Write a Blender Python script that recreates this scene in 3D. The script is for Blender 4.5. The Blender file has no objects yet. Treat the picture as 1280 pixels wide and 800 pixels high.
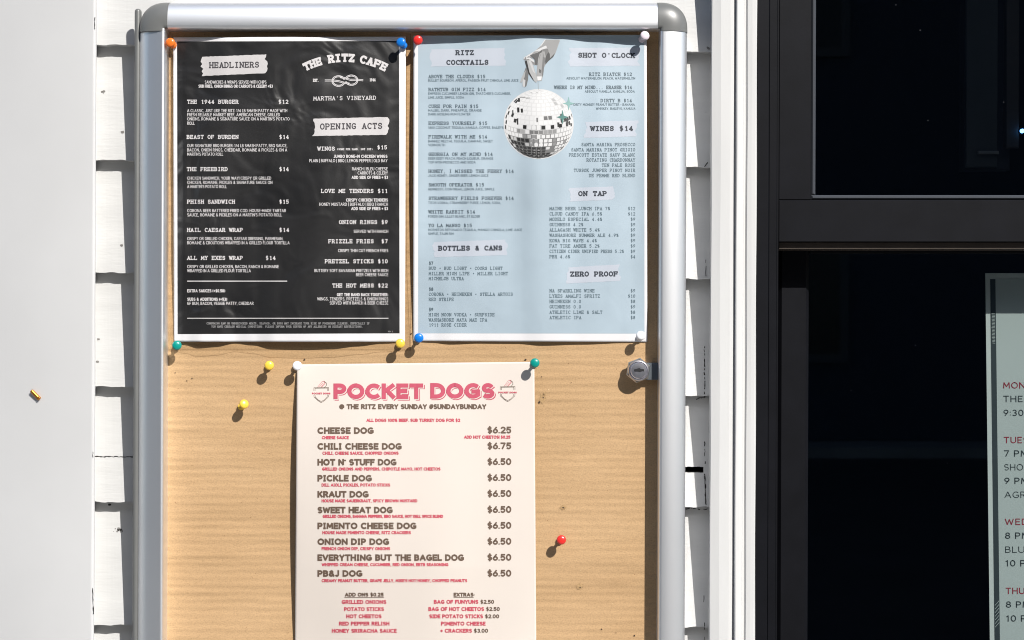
import bpy, bmesh, math, random
from mathutils import Vector, Matrix
random.seed(7)
scene = bpy.context.scene
R = math.radians

# ------------------------------------------------------------------ camera, sky, sun, exposure
S = 0.735e-3            # metres per photo pixel (1280 wide) on the plane of the pin board
D = 1.40                # camera to pin board
H0 = 1.55               # height of the picture centre above the pavement
cd = bpy.data.cameras.new("camera"); cam = bpy.data.objects.new("camera", cd)
scene.collection.objects.link(cam); scene.camera = cam
cam.location = (0, -D, H0); cam.rotation_euler = (R(90), 0, 0)
cd.sensor_width = 36; cd.lens = 36 * D / (1280 * S); cd.clip_start = 0.05; cd.clip_end = 1000

SUN = Vector((0.69, -1.0, 1.0)).normalized()
EL = math.asin(SUN.z); AZ = math.atan2(SUN.x, SUN.y)
w = bpy.data.worlds.new("World"); scene.world = w; w.use_nodes = True
nt = w.node_tree; bg = nt.nodes["Background"]
sky = nt.nodes.new("ShaderNodeTexSky"); sky.sky_type = 'NISHITA'; sky.sun_disc = False
sky.sun_elevation = EL; sky.sun_rotation = AZ
nt.links.new(sky.outputs[0], bg.inputs[0]); bg.inputs[1].default_value = 0.12
sl = bpy.data.lights.new("sun", 'SUN'); sl.energy = 4.8; sl.angle = R(0.5); sl.color = (1, 0.965, 0.91)
so = bpy.data.objects.new("sun", sl); scene.collection.objects.link(so)
so.rotation_euler = (-SUN).to_track_quat('-Z', 'Y').to_euler()
so.location = SUN * 20
vs = scene.view_settings
vs.view_transform = 'Standard'; vs.look = 'None'; vs.gamma = 1; vs.use_curve_mapping = False; vs.exposure = 0.40
scene.cycles.use_denoising = True; scene.cycles.use_adaptive_sampling = False
scene.cycles.filter_width = 1.05
scene.cycles.max_bounces = 8; scene.cycles.transparent_max_bounces = 12
scene.cycles.sample_clamp_indirect = 4

# ------------------------------------------------------------------ helpers
def W(px, py, y=0.0):
    k = S * (D + y) / D
    return Vector(((px - 640) * k, y, H0 + (400 - py) * k))
def lean(py): return -(py - 400) * 3.0 / 800         # the photo's uprights lean a hair
def WS(px, py, y=0.0): return W(px + lean(py), py, y)

def link(o, parent=None):
    scene.collection.objects.link(o)
    if parent: o.parent = parent
    return o
def tag(o, label=None, cat=None, group=None, kind=None):
    if label: o['label'] = label
    if cat: o['category'] = cat
    if group: o['group'] = group
    if kind: o['kind'] = kind
    return o
def empty(name, loc=(0, 0, 0)):
    o = bpy.data.objects.new(name, None); o.location = loc; o.empty_display_size = .02
    return link(o)
def mesh_obj(name, verts, faces, mats, parent=None, smooth=False, fm=None, origin=None):
    me = bpy.data.meshes.new(name)
    base = Vector((0, 0, 0))
    if parent is not None:
        p = parent
        while p is not None: base += p.location; p = p.parent
    loc = Vector((0, 0, 0))
    if origin is not None: loc = Vector(origin) - base; base = Vector(origin)
    me.from_pydata([tuple(Vector(v) - base) for v in verts], [], faces)
    if not isinstance(mats, (list, tuple)): mats = [mats]
    for m in mats: me.materials.append(m)
    if fm:
        for p, i in zip(me.polygons, fm): p.material_index = i
    if smooth:
        for p in me.polygons: p.use_smooth = True
    me.update()
    o = bpy.data.objects.new(name, me); o.location = loc
    return link(o, parent)

def hx(r, g, b):                                       # sRGB 0-255 -> linear
    f = lambda c: (c/255)/12.92 if c/255 <= .04045 else (((c/255)+.055)/1.055)**2.4
    return (f(r), f(g), f(b))
def mat(name, col, rough=.5, metal=0., spec=.5, var=0., vscale=30., bump=0., bscale=200., bdist=.0005, coat=0., trans=0., stretch=(1, 1, 1)):
    m = bpy.data.materials.new(name); m.use_nodes = True
    n = m.node_tree.nodes; l = m.node_tree.links; b = n["Principled BSDF"]
    b.inputs["Base Color"].default_value = (*col, 1); b.inputs["Roughness"].default_value = rough
    b.inputs["Metallic"].default_value = metal; b.inputs["Specular IOR Level"].default_value = spec
    b.inputs["Coat Weight"].default_value = coat; b.inputs["Transmission Weight"].default_value = trans
    b.inputs["Coat Roughness"].default_value = .12
    tc = n.new("ShaderNodeTexCoord"); mp = n.new("ShaderNodeMapping"); mp.inputs["Scale"].default_value = stretch
    l.new(tc.outputs["Object"], mp.inputs[0])
    if var:
        t = n.new("ShaderNodeTexNoise"); t.inputs["Scale"].default_value = vscale; t.inputs["Detail"].default_value = 6
        l.new(mp.outputs[0], t.inputs["Vector"])
        r = n.new("ShaderNodeMapRange"); r.inputs[1].default_value = .3; r.inputs[2].default_value = .7
        r.inputs[3].default_value = 1 - var; r.inputs[4].default_value = 1 + var * .35
        l.new(t.outputs["Fac"], r.inputs[0])
        mx = n.new("ShaderNodeMix"); mx.data_type = 'RGBA'; mx.blend_type = 'MULTIPLY'; mx.inputs[0].default_value = 1
        mx.inputs[6].default_value = (*col, 1); l.new(r.outputs[0], mx.inputs[7]); l.new(mx.outputs[2], b.inputs["Base Color"])
    if bump:
        t2 = n.new("ShaderNodeTexNoise"); t2.inputs["Scale"].default_value = bscale; t2.inputs["Detail"].default_value = 5
        l.new(mp.outputs[0], t2.inputs["Vector"])
        bp = n.new("ShaderNodeBump"); bp.inputs["Strength"].default_value = bump; bp.inputs["Distance"].default_value = bdist
        l.new(t2.outputs["Fac"], bp.inputs["Height"]); l.new(bp.outputs[0], b.inputs["Normal"])
    return m

def interp(pts, x):                                    # smooth curve through (x, value) pairs
    if x <= pts[0][0]: return pts[0][1]
    for (a, fa), (b, fb) in zip(pts, pts[1:]):
        if x <= b:
            t = (x - a) / (b - a); t = t*t*(3-2*t); return fa + (fb-fa)*t
    return pts[-1][1]
def hash01(*a):
    v = math.sin(sum(k * c for k, c in zip(a, (12.9898, 78.233, 37.719, 4.581)))) * 43758.5453
    return v - math.floor(v)

# ------------------------------------------------------------------ materials
M = {}
M['siding'] = mat('white_house_paint', (.525, .525, .518), .55, var=.08, vscale=9, bump=.28, bscale=60, bdist=.0008, stretch=(1, 1, 6))
M['corner'] = mat('white_column_paint', (.55, .55, .55), .5, var=.09, vscale=5, bump=.10, bscale=35, bdist=.0006)
M['casing'] = mat('white_trim_paint', (.55, .55, .545), .45, var=.05, vscale=14, bump=.25, bscale=50, bdist=.0005, stretch=(4, 1, .6))
M['rot'] = mat('dark_open_joint', (.02, .018, .016), .9, bump=.5, bscale=800)
M['stain'] = mat('weathered_stain', (.20, .19, .18), .9, var=.4, vscale=500)
M['black'] = mat('black_window_paint', (.0048, .0051, .0072), .48, spec=.16, var=.25, vscale=40, bump=.1, bscale=300, bdist=.0003)
M['bead'] = mat('grey_glazing_bead', (.05, .055, .065), .35, spec=.5)
M['brown'] = mat('shadow_line_brown', (.05, .036, .027), .7, var=.2, vscale=80)  # brown stands in for the shade under the upper sash
M['room'] = mat('dim_room_paint', (.03, .034, .042), .9, var=.3, vscale=2)
M['panel'] = mat('dim_panel_paint', (.075, .085, .092), .7, var=.2, vscale=8)
M['alu'] = mat('brushed_aluminium', (.83, .84, .86), .47, metal=1., var=.04, vscale=8, bump=.04, bscale=900, bdist=.0002)
M['cap'] = mat('grey_corner_plastic', (.135, .138, .135), .36, spec=.5, var=.06, vscale=60, bump=.12, bscale=1600, bdist=.0002)
M['chrome'] = mat('chromed_lock_metal', (.74, .73, .78), .34, metal=1., var=.1, vscale=300)
M['chrome_dark'] = mat('worn_nut_metal', (.62, .60, .56), .34, metal=1., var=.25, vscale=300)
M['keyhole'] = mat('keyhole_black', (.008, .008, .01), .6)
M['tongue'] = mat('zinc_tongue', (.16, .18, .20), .45, metal=.7, var=.1, vscale=100)
M['brass'] = mat('brass', (.62, .26, .045), .34, metal=.9, var=.25, vscale=600)
M['needle'] = mat('steel_needle', (.6, .6, .62), .25, metal=1.)

# tan corrugated board
m = bpy.data.materials.new('tan_pin_board'); m.use_nodes = True; n = m.node_tree.nodes; l = m.node_tree.links; b = n["Principled BSDF"]
b.inputs["Roughness"].default_value = .85; b.inputs["Specular IOR Level"].default_value = .2
tc = n.new("ShaderNodeTexCoord")
def noise(scale, detail=4, stretch=None, rough=.55):
    t = n.new("ShaderNodeTexNoise"); t.inputs["Scale"].default_value = scale; t.inputs["Detail"].default_value = detail; t.inputs["Roughness"].default_value = rough
    if stretch:
        mp = n.new("ShaderNodeMapping"); mp.inputs["Scale"].default_value = stretch; l.new(tc.outputs["Object"], mp.inputs[0]); l.new(mp.outputs[0], t.inputs["Vector"])
    else: l.new(tc.outputs["Object"], t.inputs["Vector"])
    return t
def ramp(src, stops):
    r = n.new("ShaderNodeValToRGB"); e = r.color_ramp.elements
    while len(e) < len(stops): e.new(.5)
    for k, (p, c) in enumerate(stops): e[k].position = p; e[k].color = (*c, 1) if len(c) == 3 else c
    l.new(src, r.inputs[0]); return r
def mixc(a, bb, fac, mode='MIX'):
    x = n.new("ShaderNodeMix"); x.data_type = 'RGBA'; x.blend_type = mode
    for s_, v in ((6, a), (7, bb)):
        if isinstance(v, tuple): x.inputs[s_].default_value = (*v, 1)
        else: l.new(v, x.inputs[s_])
    if isinstance(fac, float): x.inputs[0].default_value = fac
    else: l.new(fac, x.inputs[0])
    return x.outputs[2]
base = ramp(noise(7, 5, (1, 1, 2.2)).outputs["Fac"], [(.3, (.425, .274, .143)), (.7, (.49, .325, .178))]).outputs[0]
fine = ramp(noise(1100, 3, (.6, 1, 1)).outputs["Fac"], [(.25, (.60, .58, .55)), (.5, (1, 1, 1)), (.75, (1.25, 1.22, 1.18))]).outputs[0]
c1 = mixc(base, fine, .5, 'MULTIPLY')
dk = ramp(noise(620, 2).outputs["Fac"], [(.725, (0, 0, 0)), (.78, (1, 1, 1))]).outputs[0]
c2 = mixc(c1, (.17, .085, .035), dk)
lt = ramp(noise(700, 2, (1, 1.3, .8)).outputs["Fac"], [(.72, (0, 0, 0)), (.78, (1, 1, 1))]).outputs[0]
c3 = mixc(c2, (.66, .50, .29), lt)
l.new(c3, b.inputs["Base Color"])
rib = noise(42, 2, (.10, 1, 1), .5); rib2 = noise(150, 2, (.22, 1, 1), .5)
ad = n.new("ShaderNodeMath"); ad.operation = 'MULTIPLY_ADD'; ad.inputs[1].default_value = .22; l.new(rib2.outputs["Fac"], ad.inputs[0]); l.new(rib.outputs["Fac"], ad.inputs[2])
ad2 = n.new("ShaderNodeMath"); ad2.operation = 'MULTIPLY_ADD'; ad2.inputs[1].default_value = .035; l.new(noise(900, 3).outputs["Fac"], ad2.inputs[0]); l.new(ad.outputs[0], ad2.inputs[2])
wv = n.new("ShaderNodeTexWave"); wv.wave_type = 'BANDS'; wv.bands_direction = 'Z'; wv.inputs["Scale"].default_value = 46; wv.inputs["Distortion"].default_value = .9
wv.inputs["Detail"].default_value = 1.5; wv.inputs["Detail Scale"].default_value = .6; l.new(tc.outputs["Object"], wv.inputs["Vector"])
wm = n.new("ShaderNodeMath"); wm.operation = 'MULTIPLY'; l.new(wv.outputs["Fac"], wm.inputs[0]); l.new(noise(9, 2).outputs["Fac"], wm.inputs[1])
ad3 = n.new("ShaderNodeMath"); ad3.operation = 'MULTIPLY_ADD'; ad3.inputs[1].default_value = .115; l.new(wm.outputs[0], ad3.inputs[0]); l.new(ad2.outputs[0], ad3.inputs[2]); ad2 = ad3
bp = n.new("ShaderNodeBump"); bp.inputs["Strength"].default_value = .6; bp.inputs["Distance"].default_value = .004
l.new(ad2.outputs[0], bp.inputs["Height"]); l.new(bp.outputs[0], b.inputs["Normal"])
M['board'] = m

# window glass: tinted see-through with a weak mirror and dust specks
def glass_mat():
    m = bpy.data.materials.new('dark_window_glass'); m.use_nodes = True; n = m.node_tree.nodes; l = m.node_tree.links
    out = n["Material Output"]; n.remove(n["Principled BSDF"])
    tr = n.new("ShaderNodeBsdfTransparent"); tr.inputs[0].default_value = (.575, .62, .618, 1)
    gl = n.new("ShaderNodeBsdfGlossy"); gl.inputs["Roughness"].default_value = .02; gl.inputs[0].default_value = (.8, .9, 1, 1)
    lw_ = n.new("ShaderNodeValue"); lw_.outputs[0].default_value = .075
    mx = n.new("ShaderNodeMixShader"); l.new(lw_.outputs[0], mx.inputs[0]); l.new(tr.outputs[0], mx.inputs[1]); l.new(gl.outputs[0], mx.inputs[2])
    tc = n.new("ShaderNodeTexCoord"); v = n.new("ShaderNodeTexVoronoi"); v.inputs["Scale"].default_value = 46
    l.new(tc.outputs["Object"], v.inputs["Vector"])
    lt = n.new("ShaderNodeMath"); lt.operation = 'LESS_THAN'; lt.inputs[1].default_value = .022; l.new(v.outputs["Distance"], lt.inputs[0])
    df = n.new("ShaderNodeBsdfDiffuse"); df.inputs[0].default_value = (.07, .07, .075, 1)
    m2 = n.new("ShaderNodeMixShader"); l.new(lt.outputs[0], m2.inputs[0]); l.new(mx.outputs[0], m2.inputs[1]); l.new(df.outputs[0], m2.inputs[2])
    l.new(m2.outputs[0], out.inputs[0]); return m
M['glass'] = glass_mat()
def film_mat(name, tint, gloss):
    m = bpy.data.materials.new(name); m.use_nodes = True; n = m.node_tree.nodes; l = m.node_tree.links
    out = n["Material Output"]; n.remove(n["Principled BSDF"])
    tr = n.new("ShaderNodeBsdfTransparent"); tr.inputs[0].default_value = (*tint, 1)
    gl = n.new("ShaderNodeBsdfGlossy"); gl.inputs["Roughness"].default_value = .2
    mx = n.new("ShaderNodeMixShader"); mx.inputs[0].default_value = gloss
    l.new(tr.outputs[0], mx.inputs[1]); l.new(gl.outputs[0], mx.inputs[2]); l.new(mx.outputs[0], out.inputs[0]); return m
M['film'] = film_mat('clear_laminate', (.93, .92, .90), .03)
M['film_rim'] = film_mat('laminate_rim', (.62, .58, .54), .06)

# ------------------------------------------------------------------ ground, street
M['ground'] = mat('pavement_concrete', (.30, .29, .27), .9, var=.3, vscale=1.5, bump=.3, bscale=120, bdist=.002)
g = mesh_obj('ground', [(-150, -300, 0), (150, -300, 0), (150, 60, 0), (-150, 60, 0)], [(0, 1, 2, 3)], M['ground'])
tag(g, kind='structure')
M['added_road'] = mat('worn_asphalt', (.05, .05, .052), .9, var=.3, vscale=2, bump=.4, bscale=150, bdist=.003)
rd_ = mesh_obj('added_road', [(-150, -15.5, .004), (150, -15.5, .004), (150, -4.5, .004), (-150, -4.5, .004)], [(0, 1, 2, 3)], M['added_road']); tag(rd_, kind='structure')  # unseen asphalt, added to darken the reflection in the lower glass
for ky in (-4.5, -15.8):
    kb = mesh_obj('kerb', *(lambda a, b_: ([(-150,a,.0),(150,a,.0),(150,b_,.0),(-150,b_,.0),(-150,a,.12),(150,a,.12),(150,b_,.12),(-150,b_,.12)], [(4,5,6,7),(0,1,5,4),(1,2,6,5),(2,3,7,6),(3,0,4,7)]))(ky, ky + .3), M['ground']); tag(kb, kind='structure')

def wbox(x0, x1, y0, y1, z0, z1):
    v = [(x0,y0,z0),(x1,y0,z0),(x1,y1,z0),(x0,y1,z0),(x0,y0,z1),(x1,y0,z1),(x1,y1,z1),(x0,y1,z1)]
    return v, [(3,2,1,0),(4,5,6,7),(0,1,5,4),(1,2,6,5),(2,3,7,6),(3,0,4,7)]
opp = empty('added_dark_building', (4, -20, 0))  # out of view, added so the window glass reflects something dark
tag(opp, 'unseen dark shingled building added across the street for the window glass to reflect', 'building')
mesh_obj('wall', *wbox(-24, 34, -26, -18, 0.01, 14.5), mat('dark_shingles', (.06, .07, .095), .9, var=.4, vscale=6, stretch=(1, 1, 8)), opp)  # raised to shade the ground that the glass reflects
mesh_obj('roof', [(-24.6, -17.6, 14.4), (34.6, -17.6, 14.4), (34.6, -26.4, 14.4), (-24.6, -26.4, 14.4), (-20, -22, 15.6), (30, -22, 15.6)], [(0, 1, 5, 4), (1, 2, 5), (2, 3, 4, 5), (3, 0, 4), (3, 2, 1, 0)], mat('dark_roof', (.03, .03, .032), .9), opp)
for wx in range(-21, 28, 6):
    for wz in (1.0, 4.9, 9.0):
        ww = mesh_obj('window', *wbox(wx, wx + 1.3, -18.02, -17.94, wz, wz + 2.0), mat('dull_trim', (.10, .10, .10), .7), opp)
        mesh_obj('pane', *wbox(wx + .12, wx + 1.18, -17.935, -17.93, wz + .12, wz + 1.88), mat('dull_pane', (.01, .012, .014), .3), ww)

# ------------------------------------------------------------------ the building front
bld = empty('clapboard_building', (0, .03, 0))
tag(bld, 'white clapboard building front with a rounded corner board and a black window', 'building')

def grid_obj(name, cols, rows, fn, m, parent=None, smooth=True, back=False):
    vs_ = [fn(i / cols, j / rows) for j in range(rows + 1) for i in range(cols + 1)]
    fs = []
    for j in range(rows):
        for i in range(cols):
            a = j * (cols + 1) + i
            fs.append((a, a + cols + 1, a + cols + 2, a + 1))
    return mesh_obj(name, vs_, fs, m, parent, smooth)

# clapboards: butts (bottom edges) at these photo heights, left end and right end
butL = [-377, -233, -89, 55, 199, 340, 482, 627, 781, 925, 1069]
butR = [-365, -222, -78, 65, 209, 349, 495, 634, 784, 929, 1073]
YB, YT = .0115, .0225
XL, XR = 60, 892
V, F, FM = [], [], []
def quad(a, b, c, d, mi=0):
    k = len(V); V.extend([a, b, c, d]); F.append((k, k+1, k+2, k+3)); FM.append(mi)
NX = 208
def butt(k, t):                                        # height of butt k at fraction t, slightly uneven
    x = t * 830
    return butL[k] + (butR[k] - butL[k]) * t + .8 * math.sin(x * .21 + k * 2.1) * math.sin(x * .07 + k) + .5 * (hash01(k, int(x / 4)) - .5)
for k in range(1, len(butL)):
    pt, pb = [], []
    for i in range(NX + 1):
        t = i / NX; px = XL + (XR - XL) * t
        top, bot = butt(k - 1, t) - 12, butt(k, t)
        pt.append((px, top, YT + .0008)); pb.append((px, bot, YB))
    for i in range(NX):
        a, b2 = pt[i], pt[i + 1]; c, d = pb[i + 1], pb[i]
        gap = k == 7 and a[0] >= 850 and b2[0] <= 883    # open joint in one board at the right
        def at(p, q, py):
            f = (py - p[1]) / (q[1] - p[1]); return WS(p[0], py, p[2] + (q[2] - p[2]) * f)
        if gap:
            y0, y1 = 583.2 + hash01(i, 3) * .6, 590.2 + hash01(i, 5) * .6
            quad(WS(*a), at(a, d, y0), at(b2, c, y0), WS(*b2)); quad(at(a, d, y1), WS(*d), WS(*c), at(b2, c, y1))
            u0, u1, v0, v1 = at(a, d, y0), at(b2, c, y0), at(a, d, y1), at(b2, c, y1); dy = Vector((0, .03, 0))
            quad(u0, u0 + dy, u1 + dy, u1, 1); quad(v0 + dy, v0, v1, v1 + dy, 1); quad(u0 + dy, v0 + dy, v1 + dy, u1 + dy, 1)
        else:
            quad(WS(*a), WS(*d), WS(*c), WS(*b2))
        e = Vector((0, .013, 0)); p, q = WS(*d), WS(*c)
        quad(p, p + e, q + e, q)                        # underside of the butt
# cracks, chips and stains of the boards (real dark openings as thin slivers just proud of the face)
def face_y(px, py):
    t = (px - XL) / (XR - XL)
    for k in range(1, len(butL)):
        if py <= butt(k, t):
            top = butt(k - 1, t) - 12; return YT + .0008 + (YB - YT - .0008) * (py - top) / (butt(k, t) - top)
    return YB
def sliver(pts, wd, mi, seed=0, skip=0):
    for i in range(len(pts) - 1):
        if hash01(seed, i, 9) < skip: continue
        (x0, y0), (x1, y1) = pts[i], pts[i + 1]
        dx, dy = x1 - x0, y1 - y0; L = math.hypot(dx, dy) or 1; nx, ny = -dy / L, dx / L
        wa, wb = wd * (.4 + hash01(seed, i)) / 2, wd * (.4 + hash01(seed, i + 1)) / 2
        c4 = [(x0 + nx*wa, y0 + ny*wa), (x0 - nx*wa, y0 - ny*wa), (x1 - nx*wb, y1 - ny*wb), (x1 + nx*wb, y1 + ny*wb)]
        quad(*[WS(x, y, face_y(x, y) - .00025) for x, y in c4], mi)
def wob(x0, y0, x1, y1, n_, amp, seed):
    return [(x0 + (x1-x0)*i/n_ + amp*(hash01(seed, i, 1)-.5), y0 + (y1-y0)*i/n_ + amp*(hash01(seed, i, 2)-.5)) for i in range(n_ + 1)]
sliver(wob(112, 570.5, 172, 571, 24, .9, 1), 1.2, 1, 1)
sliver(wob(880.5, 432, 881, 500, 26, 1.4, 2), 1.1, 1, 2, .35)
sliver(wob(870, 499, 882, 496, 8, 1, 3), 1.2, 1, 3)
sliver(wob(881.5, 592, 883.5, 636, 18, 1.0, 4), 1.5, 1, 4, .1)
sliver(wob(881, 545, 882, 583, 12, 1.0, 5), 1.2, 1, 5, .5)
sliver(wob(858, 635.5, 884, 637, 14, 1.4, 6), 1.2, 1, 6, .2)
sliver(wob(881, 740, 882, 800, 14, 1.0, 7), 1.0, 1, 7, .5)
sliver(wob(880, 208, 884, 203, 4, 1.0, 8), 1.2, 1, 8)
sliver(wob(882, 300, 882, 349, 12, 1.0, 12), .8, 1, 12, .6)
def blot(cx, cy, rx, ry, mi, seed):
    for i in range(14):
        a, r_ = hash01(seed, i) * 6.283, hash01(seed, i, 4) ** .7
        x, y = cx + math.cos(a) * rx * r_, cy + math.sin(a) * ry * r_; s_ = .4 + hash01(seed, i, 6) * .8
        quad(*[WS(x + u, y + v_, face_y(x + u, y + v_) - .00025 - i * 4e-6) for u, v_ in ((-s_, -s_*.7), (-s_*.8, s_), (s_, s_*.6), (s_*.7, -s_))], mi)
blot(148, 663, 7, 3.5, 2, 1); blot(151, 662, 3, 2, 1, 2); blot(128, 115, 3, 2.4, 2, 3); blot(152, 165, 1.5, 1, 2, 5); blot(123, 424, 1.5, .6, 2, 6); blot(122, 452, 1.5, .6, 2, 7)
blot(138, 631, 1.2, .7, 1, 8); blot(884, 60, 1.5, 2, 2, 9); blot(152, 307, 1.4, 1, 2, 11); blot(866, 637, 4, 1, 0, 10)
siding = mesh_obj('siding', V, F, [M['siding'], M['rot'], M['stain']], bld, fm=FM)

# rounded corner board on the left, its right edge turned in a tight radius
prof = []
for i in range(25):
    t = i / 24; px = -190 + 304 * t
    ang = R(29) * (1 - t) + R(4) * t
    prof.append((px, None, ang))
ys = [0.0]
for i in range(24, 0, -1):
    dxm = (prof[i][0] - prof[i-1][0]) * S
    ys.append(ys[-1] + dxm * math.tan((prof[i][2] + prof[i-1][2]) / 2))
ys = ys[::-1]
Y0 = -.012
cp = [(p[0], Y0 + y_) for p, y_ in zip(prof, ys)]
r_ = 4.6
for i in range(1, 9):
    a = R(9) - (R(9) + R(90)) * i / 8
    cp.append((114 + r_ * (math.sin(R(9)) - math.sin(a)) , Y0 - r_ * S * (math.cos(a) - math.cos(R(5))) * -1 * -1 + 0))
x_e = cp[-1][0]
cp2 = []
for i, (px, y_) in enumerate(cp):
    if i > 24:
        a = R(9) - (R(99)) * (i - 24) / 8
        y_ = Y0 + r_ * S * (math.cos(R(9)) - math.cos(a))
    cp2.append((px, y_))
cp2.append((x_e, .035))
rows = 40
def cpf(u, v):
    i = round(u * (len(cp2) - 1)); px, y_ = cp2[i]; py = -420 + v * 1640
    return WS(px + .25 * math.sin(py * .03 + px) * (px > 110), py, y_)
cb = grid_obj('corner_board', len(cp2) - 1, rows, cpf, M['corner'], bld)
V, F, FM = [], [], []
def ribbon_chip(pts, wd, mi, yy, seed):
    for i in range(len(pts) - 1):
        (x0, y0), (x1, y1) = pts[i], pts[i+1]; a, b_ = wd * (.3 + hash01(seed, i)), wd * (.3 + hash01(seed, i+1))
        quad(WS(x0 - a/2, y0, yy), WS(x1 - b_/2, y1, yy), WS(x1 + b_/2, y1, yy), WS(x0 + a/2, y0, yy), mi)
for c_, wd, sd_ in ((wob(117.2, 22, 117.0, 36, 6, .8, 21), .9, 1), (wob(117.0, 735, 118.3, 768, 9, .8, 22), 1.3, 2), (wob(116.8, 565, 117.0, 572, 4, .8, 23), .8, 3)):
    V, F, FM = [], [], []
    ribbon_chip(c_, wd, 0, Y0 - .0003, sd_); mesh_obj('chipped_edge', V, F, [M['rot']], cb)

# window casing, a moulded profile (photo x, depth)
cas = [(887.4, .03), (887.4, -.001), (887.8, -.0030), (889.0, -.0040), (900, -.0052), (912, -.0046), (916.2, -.0036), (917.4, -.0016), (918.6, -.0016),
       (919.0, -.0050), (920.0, -.0066), (921, -.0068), (924.5, -.0058), (928.0, -.0044), (928.6, -.0038), (929.2, -.0022), (931.2, -.0014), (932.6, -.0026), (933.6, -.0034), (939, -.0036), (943.6, -.0034), (944.8, -.0026), (945.2, 0), (945.2, .03)]
def casf(u, v):
    i = round(u * (len(cas) - 1)); px, y_ = cas[i]; py = -420 + v * 1640
    return WS(px + .25 * math.sin(py * .021 + i), py, y_)
grid_obj('window_casing', len(cas) - 1, 60, casf, M['casing'], bld, smooth=False)

def box(px0, py0, px1, py1, y0, y1, bev=0.0):
    """box between photo corners; front at y0, back at y1, front edges chamfered by bev (photo px)"""
    vs_ = []
    def ring(b_, y_): return [WS2(px0 + b_, py0 + b_, y_, y0), WS2(px1 - b_, py0 + b_, y_, y0), WS2(px1 - b_, py1 - b_, y_, y0), WS2(px0 + b_, py1 - b_, y_, y0)]
    r0 = ring(bev, y0); r1 = ring(0, y0 + bev * S); r2 = ring(0, y1)
    vs_ = r0 + r1 + r2; fs = [(3, 2, 1, 0)]
    for a in (0, 4):
        for i in range(4):
            j = (i + 1) % 4; fs.append((a + i, a + j, a + 4 + j, a + 4 + i))
    fs.append((8, 9, 10, 11)); return vs_, fs
def WS2(px, py, y, yref):                               # photo position taken at depth yref, pushed straight back to y
    p = WS(px, py, yref); return Vector((p.x, y, p.z))
def join(*bs):
    vs_, fs = [], []
    for v, f in bs:
        k = len(vs_); vs_ += v; fs += [tuple(i + k for i in q) for q in f]
    return vs_, fs
win = empty('window', WS(1200, 700, .01)); win.parent = bld; win.location = Vector(win.location) - Vector((0, .03, 0))
RX = 1560                                               # right edge of the window, outside the frame
TOPY, BOTY = -520, 980
v, f = join(box(945.4, TOPY, 960.5, BOTY, .000, .12, .8), box(960.7, TOPY, 970.5, BOTY, .0012, .12, .5), box(970.7, TOPY, 972.6, BOTY, .004, .12),
            box(RX, TOPY, RX + 28, BOTY, .000, .12, .8), box(972.8, TOPY - 20, RX, TOPY, 0, .12, .8), box(945.4, BOTY, RX + 28, BOTY + 40, -.01, .12, .8))
mesh_obj('frame', v, f, M['black'], win)
YU = .004
us = empty('upper_sash'); us.parent = win
v, f = join(box(972.9, TOPY, 1013.2, 249.6, YU, YU + .040, .7), box(972.9, 250.0, RX, 302.5, YU, YU + .040, .9), box(RX - 40, TOPY, RX - .3, 249.6, YU, YU + .04, .7), box(1013.4, TOPY, RX - 40.2, TOPY + 40, YU, YU + .04, .7))
bpy.data.objects.remove(us)
us = mesh_obj('upper_sash', v, f, M['black'], win)
v, f = join(box(1013.6, TOPY + 40, 1018.8, 243.6, YU + .0035, YU + .02, 1.6), box(1013.6, 243.8, RX - 41, 249.4, YU + .0035, YU + .02, 1.8))
mesh_obj('glazing_bead', v, f, M['bead'], win)
YG1 = YU + .012
mesh_obj('upper_glass', [WS(1017, TOPY, YG1), WS(1017, 246, YG1), WS(RX - 30, 246, YG1), WS(RX - 30, TOPY, YG1)], [(0, 1, 2, 3)], M['glass'], win)
v, f = box(973.2, 302.8, RX - .5, 311.5, YU + .006, YU + .04, .6)
mesh_obj('painted_shadow_line', v, f, M['brown'], win)  # bar added to give the dim shadow line below the sash as colour
YL = .0455
v, f = join(box(973, 300, 1011.5, BOTY, YL, YL + .04, 4.2), box(1011.7, 298, RX - .5, 316.5, YL + .002, YL + .04, .6), box(RX - 40, 317, RX - .5, BOTY, YL, YL + .04, .8), box(1011.7, BOTY - 60, RX - 40.2, BOTY, YL, YL + .04, .8))
mesh_obj('lower_sash', v, f, M['black'], win)
YG2 = YL + .010
mesh_obj('lower_glass', [WS(1008, 310, YG2), WS(1008, BOTY - 50, YG2), WS(RX - 30, BOTY - 50, YG2), WS(RX - 30, 310, YG2)], [(0, 1, 2, 3)], M['glass'], win)

# dim room behind the glass
x0, x1, z0, z1, ya, yb = WS(940, 0, .12).x, 3.2, 0.05, 3.3, .125, 3.6
rv = [(x0-1, ya, z0), (x1, ya, z0), (x1, ya, z1), (x0-1, ya, z1), (x0-1, yb, z0), (x1, yb, z0), (x1, yb, z1), (x0-1, yb, z1)]
rf = [(4, 5, 6, 7), (0, 1, 5, 4), (3, 7, 6, 2), (0, 4, 7, 3), (1, 2, 6, 5)]
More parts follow.
